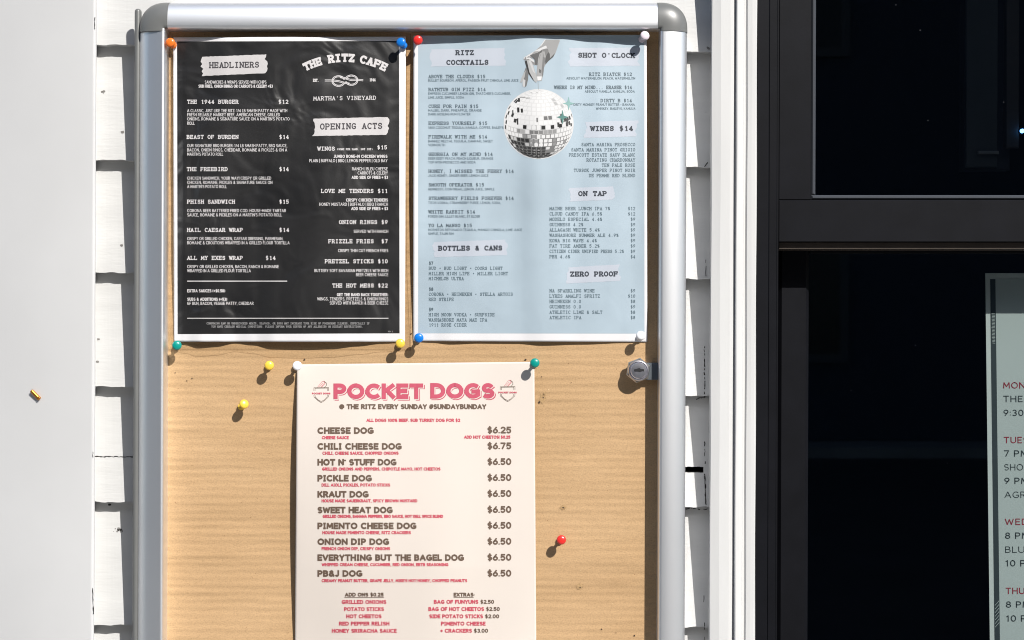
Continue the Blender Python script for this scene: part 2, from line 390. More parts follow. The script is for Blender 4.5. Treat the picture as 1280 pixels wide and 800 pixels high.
# front wall with the window opening left free
ox0, ox1 = WS(950, 0, .12).x, WS(RX + 10, 0, .12).x; oz0, oz1 = WS(0, BOTY + 10, .12).z, WS(0, TOPY - 10, .12).z
k = len(rv); rv += [(ox0, ya, oz0), (ox1, ya, oz0), (ox1, ya, oz1), (ox0, ya, oz1)]
rf += [(0, 1, k+1, k), (1, 2, k+2, k+1), (2, 3, k+3, k+2), (3, 0, k, k+3)]
mesh_obj('room_interior', rv, rf, M['room'], bld)
pn = empty('interior_panel', WS(1240, 212, .30))
tag(pn, 'dark framed panel dimly seen behind the upper window glass', 'panel')
v, f = box(1204, -120, 1262, 213, .300, .318, 1.5); mesh_obj('panel_board', v, f, M['room'], pn)
v, f = join(box(1206.5, -118, 1246, 209, .2965, .2998, .8)); mesh_obj('panel_field', v, f, M['panel'], pn)
v, f = box(1222, 188.5, 1248, 192.5, .2925, .2963, .6); mesh_obj('ledge', v, f, mat('pale_ledge', (.26, .27, .28), .5, var=.1), pn)
v, f = box(1256.5, -120, 1273, 185, .290, .2995, 1.2); mesh_obj('upright', v, f, mat('brown_upright', (.07, .062, .06), .6, var=.2, vscale=20), pn)
lm = bpy.data.materials.new('blue_lamp'); lm.use_nodes = True
lb = lm.node_tree.nodes["Principled BSDF"]; lb.inputs["Base Color"].default_value = (.02, .1, .4, 1)
lb.inputs["Emission Color"].default_value = (.12, .42, 1, 1); lb.inputs["Emission Strength"].default_value = 9
def lathe(prof, axis_o, axis_d, seg=28):
    d = Vector(axis_d).normalized(); u = d.orthogonal().normalized(); w_ = d.cross(u)
    vs_, fs = [], []
    for r0, h in prof:
        for s_ in range(seg):
            a = 2 * math.pi * s_ / seg
            vs_.append(Vector(axis_o) + d * h + (u * math.cos(a) + w_ * math.sin(a)) * r0)
    for i in range(len(prof) - 1):
        for s_ in range(seg):
            t = (s_ + 1) % seg; fs.append((i*seg + s_, i*seg + t, (i+1)*seg + t, (i+1)*seg + s_))
    fs.append(tuple(range(seg - 1, -1, -1))); fs.append(tuple((len(prof)-1)*seg + s_ for s_ in range(seg)))
    return vs_, fs
o = W(1277, 164, .29)
led = empty('indicator_lamp', o); tag(led, 'tiny blue indicator lamp glowing inside behind the upper window glass', 'lamp')
v, f = lathe([(.0012, 0), (.0023, .001), (.0023, .003), (.0016, .0042), (.0006, .0048)], o, (0, -1, 0), 16); mesh_obj('lens', v, f, lm, led, True)
v, f = lathe([(.004, .006), (.004, -.0002), (.0028, -.0006), (.0025, .006)], o, (0, 1, 0), 16); mesh_obj('housing', v, f, M['black'], led, True)

# brass screw driven slantwise in the corner board
yb_ = Y0 + interp([(round(q[0]), q[1] - Y0) for q in cp2[:25]], 45) + .0001
sp = WS(45, 493, yb_); sd = Vector((.62, -.35, -.62)).normalized()
sc_ = empty('brass_screw', sp); tag(sc_, 'small brass screw lying slantwise on the white rounded corner board', 'screw')
ax = Vector((.66, -.05, -.66)).normalized()
so_ = sp + Vector((0, -.0016, 0))
pf = [(.0009, -.0052), (.0015, -.0050)]
for i in range(10): pf += [(.0018, -.0044 + i * .0009), (.00165, -.00395 + i * .0009)]
v, f = lathe(pf, so_, ax, 18); mesh_obj('shank', v, f, M['brass'], sc_, True)
v, f = lathe([(.0015, .0045), (.0020, .0048), (.0020, .0054), (.0013, .0060), (.0004, .0062)], so_, ax, 18); mesh_obj('screw_head', v, f, M['brass'], sc_, True)

# ------------------------------------------------------------------ the display case
case = empty('notice_case', WS(515, 880, .012))
tag(case, 'aluminium framed notice case with grey corner caps and a tan pin board', 'notice case')
IX0, IX1, IY0, IY1 = 203.5, 826.0, 35.5, 846.0            # inner opening, measured at the frame's front
OX0, OX1, OY0, OY1 = 173.0, 858.3, 2.5, 879.0
YF = -.0178                                              # front of the frame
def to_front(px, py): return WS(px, py, YF)
i0, i1 = to_front(IX0, IY0), to_front(IX1, IY1); o0, o1 = to_front(OX0, OY0), to_front(OX1, OY1)
wb = .0252
PROF = [(-.0001, .010), (-.0001, -.0150), (.0004, -.0168), (.0014, -.0177), (.0030, -.0180)]
for i in range(1, 15):
    a = i / 14 * math.pi / 2
    PROF.append((.0050 + (wb - .0050) * math.sin(a) ** 1.05, -.0180 + .0120 * (1 - math.cos(a)) ** 1.1))
PROF += [(wb, .002), (wb, .0125)]
ix0, ix1, iz1, iz0 = i0.x, i1.x, i0.z, i1.z
lk = lambda z: (H0 - z) / S * -1 * (-3.0 / 800) * S      # lean in metres at height z
def bar(name, kind):
    vs_, fs = [], []; n_ = len(PROF)
    N = 24
    for s_ in range(N + 1):
        t = s_ / N
        for q_, (u, y_) in enumerate(PROF):
            if kind == 'L' and 2 <= q_ < len(PROF) - 2: y_ = -.0184 + .0068 * max(0, (u - .0012) / wb) ** 1.2 + .005 * max(0, (u - .6 * wb) / (.4 * wb)) ** 2 + (.0012 if q_ == 2 else 0)
            if kind == 'L': z = iz0 + (iz1 - iz0) * t; vs_.append((ix0 - u, y_, z))
            if kind == 'R': z = iz0 + (iz1 - iz0) * t; vs_.append((ix1 + u, y_, z))
            if kind == 'T': x = ix0 + (ix1 - ix0) * t; vs_.append((x, y_, iz1 + u))
            if kind == 'B': x = ix0 + (ix1 - ix0) * t; vs_.append((x, y_, iz0 - u))
    for s_ in range(N):
        for i in range(n_ - 1): a = s_ * n_ + i; fs.append((a, a + 1, a + n_ + 1, a + n_))
    return mesh_obj(name, vs_, fs, M['alu'], case, True)
CL = .0035                                               # the caps overlap the bars' ends a little
_iz1, _iz0, _ix0, _ix1 = iz1, iz0, ix0, ix1
for kd in 'LRTB': bar('frame_bar', kd)
def cap(cx, cz, sx, sz):
    g_ = .0022
    P2 = [(u + .0004 if u > .001 else u, y_ - .0005) for u, y_ in PROF]
    vs_, fs = [], []; n_ = len(P2); N = 20; ex = 2.35
    dirs = [(1.0, -g_ / wb, 0)]
    secs = []
    secs.append(('x', -g_)); secs += [('a', i / N) for i in range(N + 1)]; secs.append(('z', -g_))
    for kind, val in secs:
        for u, y_ in P2:
            uu = max(u, 0)
            if kind == 'x': dx, dz = uu, val
            elif kind == 'z': dx, dz = val, uu
            else:
                a = val * math.pi / 2; c, s_ = math.cos(a), math.sin(a)
                k_ = (c**ex + s_**ex) ** (-1 / ex); dx, dz = uu * c * k_, uu * s_ * k_
            vs_.append((cx + sx * dx, y_, cz + sz * dz))
    for s_ in range(len(secs) - 1):
        for i in range(n_ - 1): a = s_ * n_ + i; fs.append((a, a + 1, a + n_ + 1, a + n_))
    # closing lips at the two ends
    return mesh_obj('corner_cap', vs_, fs, M['cap'], case, True)
for cx, cz, sx, sz in ((ix0, iz1, -1, 1), (ix1, iz1, 1, 1), (ix0, iz0, -1, -1), (ix1, iz0, 1, -1)): cap(cx, cz, sx, sz)
# shear the whole case a hair, as the photo's uprights lean
def lean_mesh(o):
    for v_ in o.data.vertices:
        zz = v_.co.z + o.matrix_basis.translation.z + (o.parent.location.z if o.parent else 0)
        v_.co.x += (zz - H0) * 3.0 / 800
for o in [c for c in scene.objects if c.parent == case]: lean_mesh(o)

# dark gasket inside the opening
M['gasket'] = mat('dark_gasket', (.02, .018, .018), .7)
# hinge along the left side
hp = []
hz0, hz1 = WS(0, 880, -.004).z, WS(0, 13.5, -.004).z
vs_, fs = [], []; seg = 20
prof_h = [(.0006, hz1 + .0018), (.0019, hz1 + .0014), (.0028, hz1 + .0004), (.0031, hz1 - .001), (.0031, hz0)]
for r0, z in prof_h:
    for s_ in range(seg):
        a = 2*math.pi*s_/seg; cxh = W(171.3 + lean((H0 - z)/S + 400), 0, -.004).x
        vs_.append((cxh + r0 * math.cos(a), -.004 + r0 * 1.2 * math.sin(a), z))
for i in range(len(prof_h) - 1):
    for s_ in range(seg): t = (s_+1) % seg; fs.append((i*seg+s_, (i+1)*seg+s_, (i+1)*seg+t, i*seg+t))
mesh_obj('hinge_strip', vs_, fs, M['cap'], case, True)

# pin board
V, F, FM = [], [], []
p = [W(190, 20, 0), W(190, 870, 0), W(840, 870, 0), W(840, 20, 0)]
quad(*p, 0)
for i in range(4):
    a, b_ = p[i], p[(i+1) % 4]; e = Vector((0, .009, 0)); quad(b_, a, a + e, b_ + e, 0)
def disc(cx, cy, rx, ry, mi, yy, seed, nseg=12):
    k = len(V); V.append(W(cx, cy, yy))
    for i in range(nseg):
        a = 6.2832 * i / nseg; q = .75 + .5 * hash01(seed, i); V.append(W(cx + math.cos(a)*rx*q, cy + math.sin(a)*ry*q, yy))
    for i in range(nseg): F.append((k, k + 1 + (i+1) % nseg, k + 1 + i)); FM.append(mi)
for i, (x, y, r0) in enumerate([(240, 473, .9), (233.5, 476, .7), (674, 503, 1.3), (679, 497, .8), (704, 634.5, 1.0), (725, 734.5, .9), (752, 786.5, .9), (770, 791, .6), (793, 794.5, 1.0), (657, 449.5, 1.2), (380.5, 449.5, 1.1), (219, 466, .6), (514, 417, .9), (677, 471, .6), (714, 478, .5)]):
    disc(x, y, r0, r0, 2, -.0006, i)
for i, (x, y, rx, ry) in enumerate([(678, 498, 4, 6), (704, 634, 4, 3), (725, 733, 4.5, 3.5), (681, 492, 2, 3)]): disc(x, y, rx, ry, 1, -.0004, 30 + i)
M['bruise'] = mat('bruised_board', (.42, .27, .13), .9, var=.3, vscale=700)
M['hole'] = mat('pin_hole', (.05, .03, .018), .9)
mesh_obj('pin_board', V, F, [M['board'], M['bruise'], M['hole']], case, fm=FM)
# torn paper layer of the board: low raised lines below the menus
# cam lock
LK = W(798.3, 463.2, -.013)
lk_o = empty('cam_lock', LK); lk_o.parent = case; lk_o.location = LK - Vector(case.location)
def plc(name, vf, m, sm=False, ang=None):
    me = mesh_obj(name, vf[0], vf[1], m, lk_o, False)
    if sm:
        for p_ in me.data.polygons: p_.use_smooth = len(p_.vertices) == 4
    return me
c0 = Vector((LK.x, 0, LK.z))
vv, ff = [], []
nutp = [(.0108, -.0060), (.0116, -.0070), (.0116, -.0098), (.0108, -.0106), (.0088, -.0107)]
for r0, y_ in nutp:
    for s_ in range(6):
        a = 2*math.pi*(s_ + .35)/6; vv.append(c0 + Vector((r0*math.cos(a), y_, r0*math.sin(a))))
for i in range(len(nutp)-1):
    for s_ in range(6): t = (s_+1) % 6; ff.append((i*6+s_, i*6+t, (i+1)*6+t, (i+1)*6+s_))
mesh_obj('nut', vv, ff, M['chrome_dark'], lk_o)
plc('collar', lathe([(.0095, .0), (.0095, .0122), (.0091, .0131), (.0082, .0133), (.0079, .0124), (.0076, .0120)], c0, (0, -1, 0), 40), M['chrome'])
plc('key_cylinder', lathe([(.0074, .010), (.0074, .0134), (.0069, .0140), (.004, .0142), (.0002, .0142)], c0, (0, -1, 0), 40), M['chrome'])
def flat_poly(pts, yy): return [Vector((c0.x + x, yy, c0.z + z)) for x, z in pts], [tuple(range(len(pts)))[::-1]]
kh = [(-.0043, .0004), (-.0040, .0013), (-.0014, .0016), (-.0010, .0021), (.0012, .0022), (.0017, .0014), (.0048, .0013), (.0048, -.0009), (.0036, -.0005), (.0022, -.0010), (.0010, -.0013), (-.0018, -.0009), (-.0038, -.0009)]
mesh_obj('keyhole', *flat_poly(kh, -.01435), M['keyhole'], lk_o)
v, f = box(800, 453.5, 829, 475.0, -.0075, -.0048, .5); mesh_obj('tongue', v, f, M['tongue'], lk_o)

# ------------------------------------------------------------------ lettering: every glyph is drawn as strokes of constant width
def arc(cx, cy, rx, ry, a0, a1, n_=8): return [(cx + rx*math.cos(R(a0 + (a1-a0)*i/n_)), cy + ry*math.sin(R(a0 + (a1-a0)*i/n_))) for i in range(n_+1)]
G = {}
def gl(c, w_, *st, serif=()): G[c] = (w_, [list(s_) for s_ in st], list(serif))
gl('A', .8, [(0, 0), (.4, 1), (.8, 0)], [(.14, .32), (.66, .32)], serif=[(0, 0), (.8, 0)])
gl('B', .6, [(0, 0), (0, 1), (.3, 1)] + arc(.3, .77, .24, .23, 90, -90)[1:] + [(0, .54)], [(.3, .54)] + arc(.3, .27, .3, .27, 90, -90)[1:] + [(0, 0)], serif=[(0, 0, 'l'), (0, 1, 'l')])
gl('C', .74, arc(.43, .5, .43, .5, 45, 315, 14), serif=[(.72, .86, 'v')])
gl('D', .72, [(0, 0), (0, 1), (.27, 1)] + arc(.27, .5, .45, .5, 90, -90, 10)[1:] + [(0, 0)], serif=[(0, 0, 'l'), (0, 1, 'l')])
gl('E', .52, [(.52, 1), (0, 1), (0, 0), (.52, 0)], [(0, .51), (.45, .51)], serif=[(.52, .9, 'v'), (.52, .1, 'v'), (0, 0, 'l'), (0, 1, 'l')])
gl('F', .5, [(.5, 1), (0, 1), (0, 0)], [(0, .5), (.43, .5)], serif=[(.5, .9, 'v'), (0, 0), (0, 1, 'l')])
gl('G', .78, arc(.43, .5, .43, .5, 48, 300, 13) + [(.76, .16), (.76, .44), (.46, .44)], serif=[(.72, .86, 'v')])
gl('H', .68, [(0, 0), (0, 1)], [(.68, 0), (.68, 1)], [(0, .52), (.68, .52)], serif=[(0, 0), (0, 1), (.68, 0), (.68, 1)])
gl('I', .0, [(0, 0), (0, 1)])
gl('J', .42, [(.42, 1), (.42, .28)] + arc(.2, .26, .22, .26, 0, -160, 7)[1:], serif=[(.38, 1)])
gl('K', .64, [(0, 0), (0, 1)], [(.6, 1), (.0, .42)], [(.2, .6), (.64, 0)], serif=[(0, 0), (0, 1), (.6, 1), (.64, 0)])
gl('L', .48, [(0, 1), (0, 0), (.48, 0)], serif=[(0, 1), (.48, .12, 'v'), (0, 0, 'l')])
gl('M', .86, [(0, 0), (.06, 1), (.43, .25), (.8, 1), (.86, 0)], serif=[(0, 0), (.86, 0)])
gl('N', .72, [(0, 0), (0, 1), (.72, 0), (.72, 1)], serif=[(0, 0), (.72, 1), (0, 1, 'l')])
gl('O', .86, arc(.43, .5, .43, .5, 90, 450, 20))
gl('P', .58, [(0, 0), (0, 1), (.3, 1)] + arc(.3, .72, .28, .28, 90, -90)[1:] + [(0, .44)], serif=[(0, 0), (0, 1, 'l')])
gl('Q', .86, arc(.43, .5, .43, .5, 90, 450, 20), [(.5, .26), (.82, -.06)])
gl('R', .62, [(0, 0), (0, 1), (.3, 1)] + arc(.3, .74, .28, .26, 90, -90)[1:] + [(0, .48)], [(.3, .48), (.62, 0)], serif=[(0, 0), (0, 1, 'l'), (.62, 0)])
gl('S', .58, [(.53, .84)] + arc(.29, .745, .26, .255, 40, 250, 9) + arc(.29, .26, .29, .26, 75, -145, 9), serif=[(.54, .84, 'v'), (.04, .14, 'v')])
gl('T', .64, [(0, 1), (.64, 1)], [(.32, 1), (.32, 0)], serif=[(0, .9, 'v'), (.64, .9, 'v'), (.32, 0)])
gl('U', .68, [(0, 1), (0, .33)] + arc(.34, .33, .34, .33, 180, 360, 10)[1:] + [(.68, 1)], serif=[(0, 1), (.68, 1)])
gl('V', .76, [(0, 1), (.38, 0), (.76, 1)], serif=[(0, 1), (.76, 1)])
gl('W', 1.06, [(0, 1), (.26, 0), (.53, .9), (.8, 0), (1.06, 1)], serif=[(0, 1), (1.06, 1)])
gl('X', .68, [(0, 0), (.68, 1)], [(0, 1), (.68, 0)], serif=[(0, 0), (0, 1), (.68, 0), (.68, 1)])
gl('Y', .68, [(0, 1), (.34, .46), (.68, 1)], [(.34, .46), (.34, 0)], serif=[(0, 1), (.68, 1), (.34, 0)])
gl('Z', .62, [(0, 1), (.62, 1), (0, 0), (.62, 0)], serif=[(0, .9, 'v'), (.62, .1, 'v')])
gl('0', .6, arc(.3, .5, .3, .5, 90, 450, 18))
gl('1', .3, [(0, .78), (.22, 1), (.22, 0)], serif=[(.22, 0)])
gl('2', .58, arc(.29, .71, .28, .29, 165, -35, 9) + [(0, 0), (.58, 0)])
gl('3', .56, arc(.27, .75, .25, .25, 150, -90, 9), arc(.27, .26, .28, .26, 90, -150, 9))
gl('4', .62, [(.44, 0), (.44, 1), (0, .27), (.62, .27)], serif=[(.44, 0)])
gl('5', .56, [(.5, 1), (.08, 1), (.04, .56)] + arc(.26, .32, .29, .32, 125, -150, 10))
gl('6', .58, [(.42, 1), (.1, .52)] + arc(.29, .3, .29, .3, 150, -210, 14))
gl('7', .56, [(0, 1), (.56, 1), (.18, 0)])
gl('8', .58, arc(.29, .76, .24, .24, -90, 270, 12), arc(.29, .26, .29, .26, 90, 450, 14))
gl('9', .58, [(.16, 0), (.48, .48)] + arc(.29, .7, .29, .3, -30, 330, 14))
gl('$', .56, [(.51, .8)] + arc(.28, .715, .24, .22, 35, 250, 8) + arc(.28, .285, .27, .23, 75, -145, 8), [(.28, 1.1), (.28, -.1)])
gl('&', .7, [(.7, 0), (.16, .72)] + arc(.34, .79, .18, .21, 200, -30, 8) + [(.1, .42)] + arc(.28, .26, .26, .26, 135, 330, 8) + [(.66, .44)])
gl('%', .8, arc(.16, .77, .16, .22, 90, 450, 10), arc(.64, .23, .16, .22, 90, 450, 10), [(.66, 1), (.14, 0)])
gl('@', .9, arc(.45, .48, .2, .22, 90, 450, 12), [(.65, .7), (.65, .3)] + arc(.45, .48, .45, .5, -20, 300, 16))
gl('#', .64, [(.1, 0), (.26, 1)], [(.38, 0), (.54, 1)], [(0, .33), (.6, .33)], [(.04, .68), (.64, .68)])
gl('+', .46, [(0, .45), (.46, .45)], [(.23, .68), (.23, .22)])
gl('-', .3, [(0, .42), (.3, .42)])
gl('*', .24, [(0, .5), (.24, .5)], [(.12, .63), (.12, .37)])
gl('/', .4, [(0, -.05), (.4, 1.05)])
gl('|', .0, [(0, -.15), (0, 1.1)])
gl('(', .2, arc(.34, .45, .34, .68, 130, 230, 7)); gl(')', .2, arc(-.14, .45, .34, .68, 50, -50, 7))
gl('.', .0, [(-.01, 0), (-.01, .13)]); gl(',', .06, [(.06, .12), (0, -.16)]); gl(':', .0, [(0, .04), (0, .18)], [(0, .56), (0, .7)])
gl("'", .0, [(0, 1.02), (0, .72)]); gl('!', 0, [(0, 1), (0, .3)], [(0, 0), (0, .14)])

class Print:
    """collects flat ink shapes in photo pixels, laid over a sheet's own surface"""
    def __init__(s): s.v, s.f, s.c = [], [], []
    def ribbon(s, pts, wd, lay, col=None, tf=None):
        closed = len(pts) > 3 and math.hypot(pts[0][0]-pts[-1][0], pts[0][1]-pts[-1][1]) < 1e-6
        P = []
        for q in pts:
            if not P or math.hypot(q[0]-P[-1][0], q[1]-P[-1][1]) > 1e-4: P.append(q)
        if len(P) < 2: return
        # a sharp turn is drawn as two strokes that overlap at the point
        for i in range(1, len(P) - 1):
            (ax, ay), (bx, by), (cx, cy) = P[i-1], P[i], P[i+1]
            l1, l2 = math.hypot(bx-ax, by-ay), math.hypot(cx-bx, cy-by)
            if ((bx-ax)*(cx-bx) + (by-ay)*(cy-by)) / (l1*l2) < -.2 and min(l1, l2) > wd * .8:
                e_ = wd * .28
                s.ribbon(P[:i] + [(bx + (bx-ax)/l1*e_, by + (by-ay)/l1*e_)], wd, lay, col, tf)
                s.ribbon([(bx + (bx-cx)/l2*e_, by + (by-cy)/l2*e_)] + P[i+1:], wd, lay + .4, col, tf)
                return
        n_ = len(P); k0 = len(s.v)
        for i, (x, y) in enumerate(P):
            if i == 0: a, b_ = (P[-2] if closed else None), P[1]
            elif i == n_-1: a, b_ = P[-2], (P[1] if closed else None)
            else: a, b_ = P[i-1], P[i+1]
            def nrm(p, q): dx, dy = q[0]-p[0], q[1]-p[1]; L = math.hypot(dx, dy); return (-dy/L, dx/L)
            n1 = nrm(a, (x, y)) if a else None; n2 = nrm((x, y), b_) if b_ else None
            if n1 and n2:
                mx, my = n1[0]+n2[0], n1[1]+n2[1]; L2 = mx*mx + my*my
                kx = 2 / max(L2, .62); mx, my = mx*kx, my*kx
                if L2 < .05: mx, my = n1
            else: mx, my = n1 or n2
            h = wd / 2
            for sg in (1, -1):
                q = (x + mx*h*sg, y + my*h*sg)
                if tf: q = tf(*q)
                s.v.append((q[0], q[1], lay))
        for i in range(n_-1):
            a = k0 + 2*i; s.f.append((a, a+1, a+3, a+2)); s.c.append(col)
    def text(s, t, x0, x1, base, cap, wt=.15, style='sans', tilt=0., tf=None, lay=0, slab_i=False):
        mono = style == 'mono'
        cells = []; pen = 0.
        gap = wt + (.075 if wt > .21 else .19)
        for ch in t:
            if ch == ' ':
                pen += .84 if mono else .40 + wt * .4; continue
            w_, st, se = G[ch]
            if mono: cells.append((pen, ch)); pen += .84
            else:
                if ch == 'I' and slab_i: w_ = .26
                cells.append((pen, ch)); pen += w_ + gap
        if mono: total = pen - .84 + .70
        else: total = pen - gap
        hw = wt / 2
        sx = ((x1 - x0) - wt * cap) / max(total, .01)
        for pos, ch in cells:
            w_, st, se = G[ch]
            if mono:
                gw = {'M': .62, 'W': .66, 'O': .58, 'C': .54, 'S': .50, 'G': .54, 'Q': .58, 'D': .52, 'E': .48, 'T': .54, 'Z': .52, '$': .48, '4': .5, 'I': 0, '.': 0, "'": 0, '1': .3, ':': 0, '*': .2, '|': 0, ',': .06}.get(ch, min(.50, w_ + .06))
                kx = gw / w_ if w_ else 1; off = (.70 - gw) / 2
            else: kx, off = 1, (.13 if ch == 'I' and slab_i else 0)
            strokes = list(st)
            if mono or slab_i:
                if ch == 'I': hl = .15 if mono else .06; strokes += [[(-hl, 0), (hl, 0)], [(-hl, 1), (hl, 1)]]
            if mono:
                hl = .075
                for q in se:
                    x, y = q[0], q[1]; md = q[2] if len(q) > 2 else 'h'
                    if md == 'h': strokes.append([(x - hl / kx, y), (x + hl / kx, y)])
                    elif md == 'l': strokes.append([(x - hl * .9 / kx, y), (x, y)])
                    else: strokes.append([(x, y - .05), (x, y + .04)])
            for i, sk in enumerate(strokes):
                pts = []
                for x, y in sk:
                    X = x0 + hw * cap + (pos + off + x * kx) * sx
                    yy = hw + y * (1 - wt) if ch not in '.,' else y + hw * .4
                    pts.append((X, base - yy * cap + tilt * (X - (x0 + x1) / 2)))
                if sk[0] != sk[-1]:                      # square ends reach the full height and width of the letter
                    for e_, nx_ in ((0, 1), (-1, -2)):
                        (ax, ay), (bx, by) = pts[e_], pts[nx_]; L = math.hypot(ax - bx, ay - by)
                        if L < 1e-6 or ch in ".,:'": continue
                        k_ = hw * cap * (1.0 if abs(ax - bx) < .02 * L or abs(ay - by) < .02 * L else (.75 if sk[e_][1] in (0, 1) else .25)) / L
                        pts[e_] = (ax + (ax - bx) * k_, ay + (ay - by) * k_)
                s.ribbon(pts, wt * cap, lay + i, None, tf)
    def poly(s, pts, lay, col=None):
        k = len(s.v); s.v += [(x, y, lay) for x, y in pts]; s.f.append(tuple(range(k, k + len(pts)))); s.c.append(col)
    def patch(s, fn, nu, nv, lay, col=None):
        k = len(s.v)
        for j in range(nv+1):
            for i in range(nu+1): x, y = fn(i/nu, j/nv); s.v.append((x, y, lay))
        for j in range(nv):
            for i in range(nu): a = k + j*(nu+1) + i; s.f.append((a, a+nu+1, a+nu+2, a+1)); s.c.append(col)
    def rect(s, x0, y0, x1, y1, lay, col=None):
        s.patch(lambda u, v_: (x0 + (x1-x0)*u, y0 + (y1-y0)*v_), max(1, int(abs(x1-x0)/3)), max(1, int(abs(y1-y0)/3)), lay, col)
    def strip(s, x0, x1, yl0, yr0, yl1, yr1, lay, seed):
        def fn(u, v_):
            j0 = (hash01(seed, round(v_*8)) - .5) * 3.2; j1 = (hash01(seed, round(v_*8), 5) - .5) * 3.2
            xa, xb = x0 + j0 + 1.2*math.sin(v_*6+seed), x1 + j1 + 1.2*math.cos(v_*5+seed)
            y0 = yl0 + (yr0-yl0)*u; y1 = yl1 + (yr1-yl1)*u
            return xa + (xb-xa)*u, y0 + (y1-y0)*v_ + (hash01(seed, round(u*30), round(v_*8)) - .5)*.5*(v_ in (0, 1))
        s.patch(fn, 30, 8, lay)
    def build(s, name, m, parent, surf, eps):
        vs_ = [W(x, y, surf(x, y) - eps - .000012 * lay) for x, y, lay in s.v]
        o = mesh_obj(name, vs_, s.f, m, parent)
        if any(c is not None for c in s.c):
            at_ = o.data.color_attributes.new('ink', 'FLOAT_COLOR', 'CORNER')
            for p_, c in zip(o.data.polygons, s.c):
                for li in p_.loop_indices: at_.data[li].color = (*(c or (1, 1, 1)), 1)
        # make every face look towards the street
        me = o.data; me.calc_loop_triangles()
        bm = bmesh.new(); bm.from_mesh(me)
        fl = [fc for fc in bm.faces if fc.normal.y > 0]
        if fl: bmesh.ops.reverse_faces(bm, faces=fl)
        bm.to_mesh(me); bm.free()
        return o

def ink_mat(name, rough=.5, spec=.4):
    m = bpy.data.materials.new(name); m.use_nodes = True; n = m.node_tree.nodes; l = m.node_tree.links
    a = n.new("ShaderNodeAttribute"); a.attribute_name = 'ink'; b = n["Principled BSDF"]
    l.new(a.outputs["Color"], b.inputs["Base Color"]); b.inputs["Roughness"].default_value = rough; b.inputs["Specular IOR Level"].default_value = spec
    return m
M['ink'] = ink_mat('printed_picture')

# laminated black print: dark with creased glossy film
def laminate(name, col, rough, crease, var=.0, spec=.5):
    m = bpy.data.materials.new(name); m.use_nodes = True; n = m.node_tree.nodes; l = m.node_tree.links; b = n["Principled BSDF"]
    b.inputs["Roughness"].default_value = rough; b.inputs["Specular IOR Level"].default_value = spec
    tc = n.new("ShaderNodeTexCoord")
    t = n.new("ShaderNodeTexNoise"); t.inputs["Scale"].default_value = 21; t.inputs["Detail"].default_value = 2; t.inputs["Distortion"].default_value = .8
    l.new(tc.outputs["Object"], t.inputs["Vector"])
    t2 = n.new("ShaderNodeTexNoise"); t2.inputs["Scale"].default_value = 28; t2.inputs["Detail"].default_value = 4; t2.inputs["Distortion"].default_value = 2.5
    l.new(tc.outputs["Object"], t2.inputs["Vector"])
    ab = n.new("ShaderNodeMath"); ab.operation = 'SUBTRACT'; ab.inputs[1].default_value = .5; l.new(t2.outputs["Fac"], ab.inputs[0])
    ab2 = n.new("ShaderNodeMath"); ab2.operation = 'ABSOLUTE'; l.new(ab.outputs[0], ab2.inputs[0])
    ma = n.new("ShaderNodeMath"); ma.operation = 'MULTIPLY_ADD'; ma.inputs[1].default_value = .05; l.new(ab2.outputs[0], ma.inputs[0]); l.new(t.outputs["Fac"], ma.inputs[2])
    bp = n.new("ShaderNodeBump"); bp.inputs["Strength"].default_value = crease; bp.inputs["Distance"].default_value = .0048
    l.new(ma.outputs[0], bp.inputs["Height"]); l.new(bp.outputs[0], b.inputs["Normal"])
    if var:
        t3 = n.new("ShaderNodeTexNoise"); t3.inputs["Scale"].default_value = 11; t3.inputs["Detail"].default_value = 5
        l.new(tc.outputs["Object"], t3.inputs["Vector"])
        r = n.new("ShaderNodeValToRGB"); e = r.color_ramp.elements
        e[0].position = .3; e[1].position = .7
        e[0].color = (*[c * (1 - var) for c in col], 1); e[1].color = (*[min(1, c * (1 + var)) for c in col], 1)
        l.new(t3.outputs["Fac"], r.inputs[0]); l.new(r.outputs[0], b.inputs["Base Color"])
    else: b.inputs["Base Color"].default_value = (*col, 1)
    return m
M['black_print'] = laminate('black_laminated_print', (.016, .0155, .0155), .33, 1.0, .5, .9)
M['white_lam'] = laminate('white_laminated_paper', (.68, .67, .68), .35, .15)
M['white_ink'] = laminate('white_print', (.56, .54, .54), .35, .2)
M['grey_ink'] = laminate('grey_print', (.24, .235, .235), .35, .2)
M['label_paper'] = laminate('pale_label_print', (.52, .50, .50), .35, .2, .06)
M['dark_ink'] = mat('dark_print', (.055, .05, .055), .45)
M['blue_print'] = laminate('pale_blue_print', (.36, .44, .50), .42, .12, .10)
M['blue_label'] = laminate('pale_lilac_label', (.44, .475, .535), .42, .12, .05)
M['slate_ink'] = mat('slate_print', (.085, .12, .145), .5)
M['slate_light'] = mat('faded_slate_print', (.10, .145, .175), .5)
M['slate_dark'] = mat('dark_slate_print', (.035, .042, .055), .5)
M['cream'] = mat('cream_paper', (.60, .538, .485), .7, var=.025, vscale=14, bump=.1, bscale=700, bdist=.0001)
M['red_ink'] = mat('red_print', (.48, .06, .095), .55)
M['pink_ink'] = mat('rose_print', (.455, .068, .112), .55, var=.1, vscale=300)
M['brown_ink'] = mat('brown_print', (.115, .075, .052), .55)

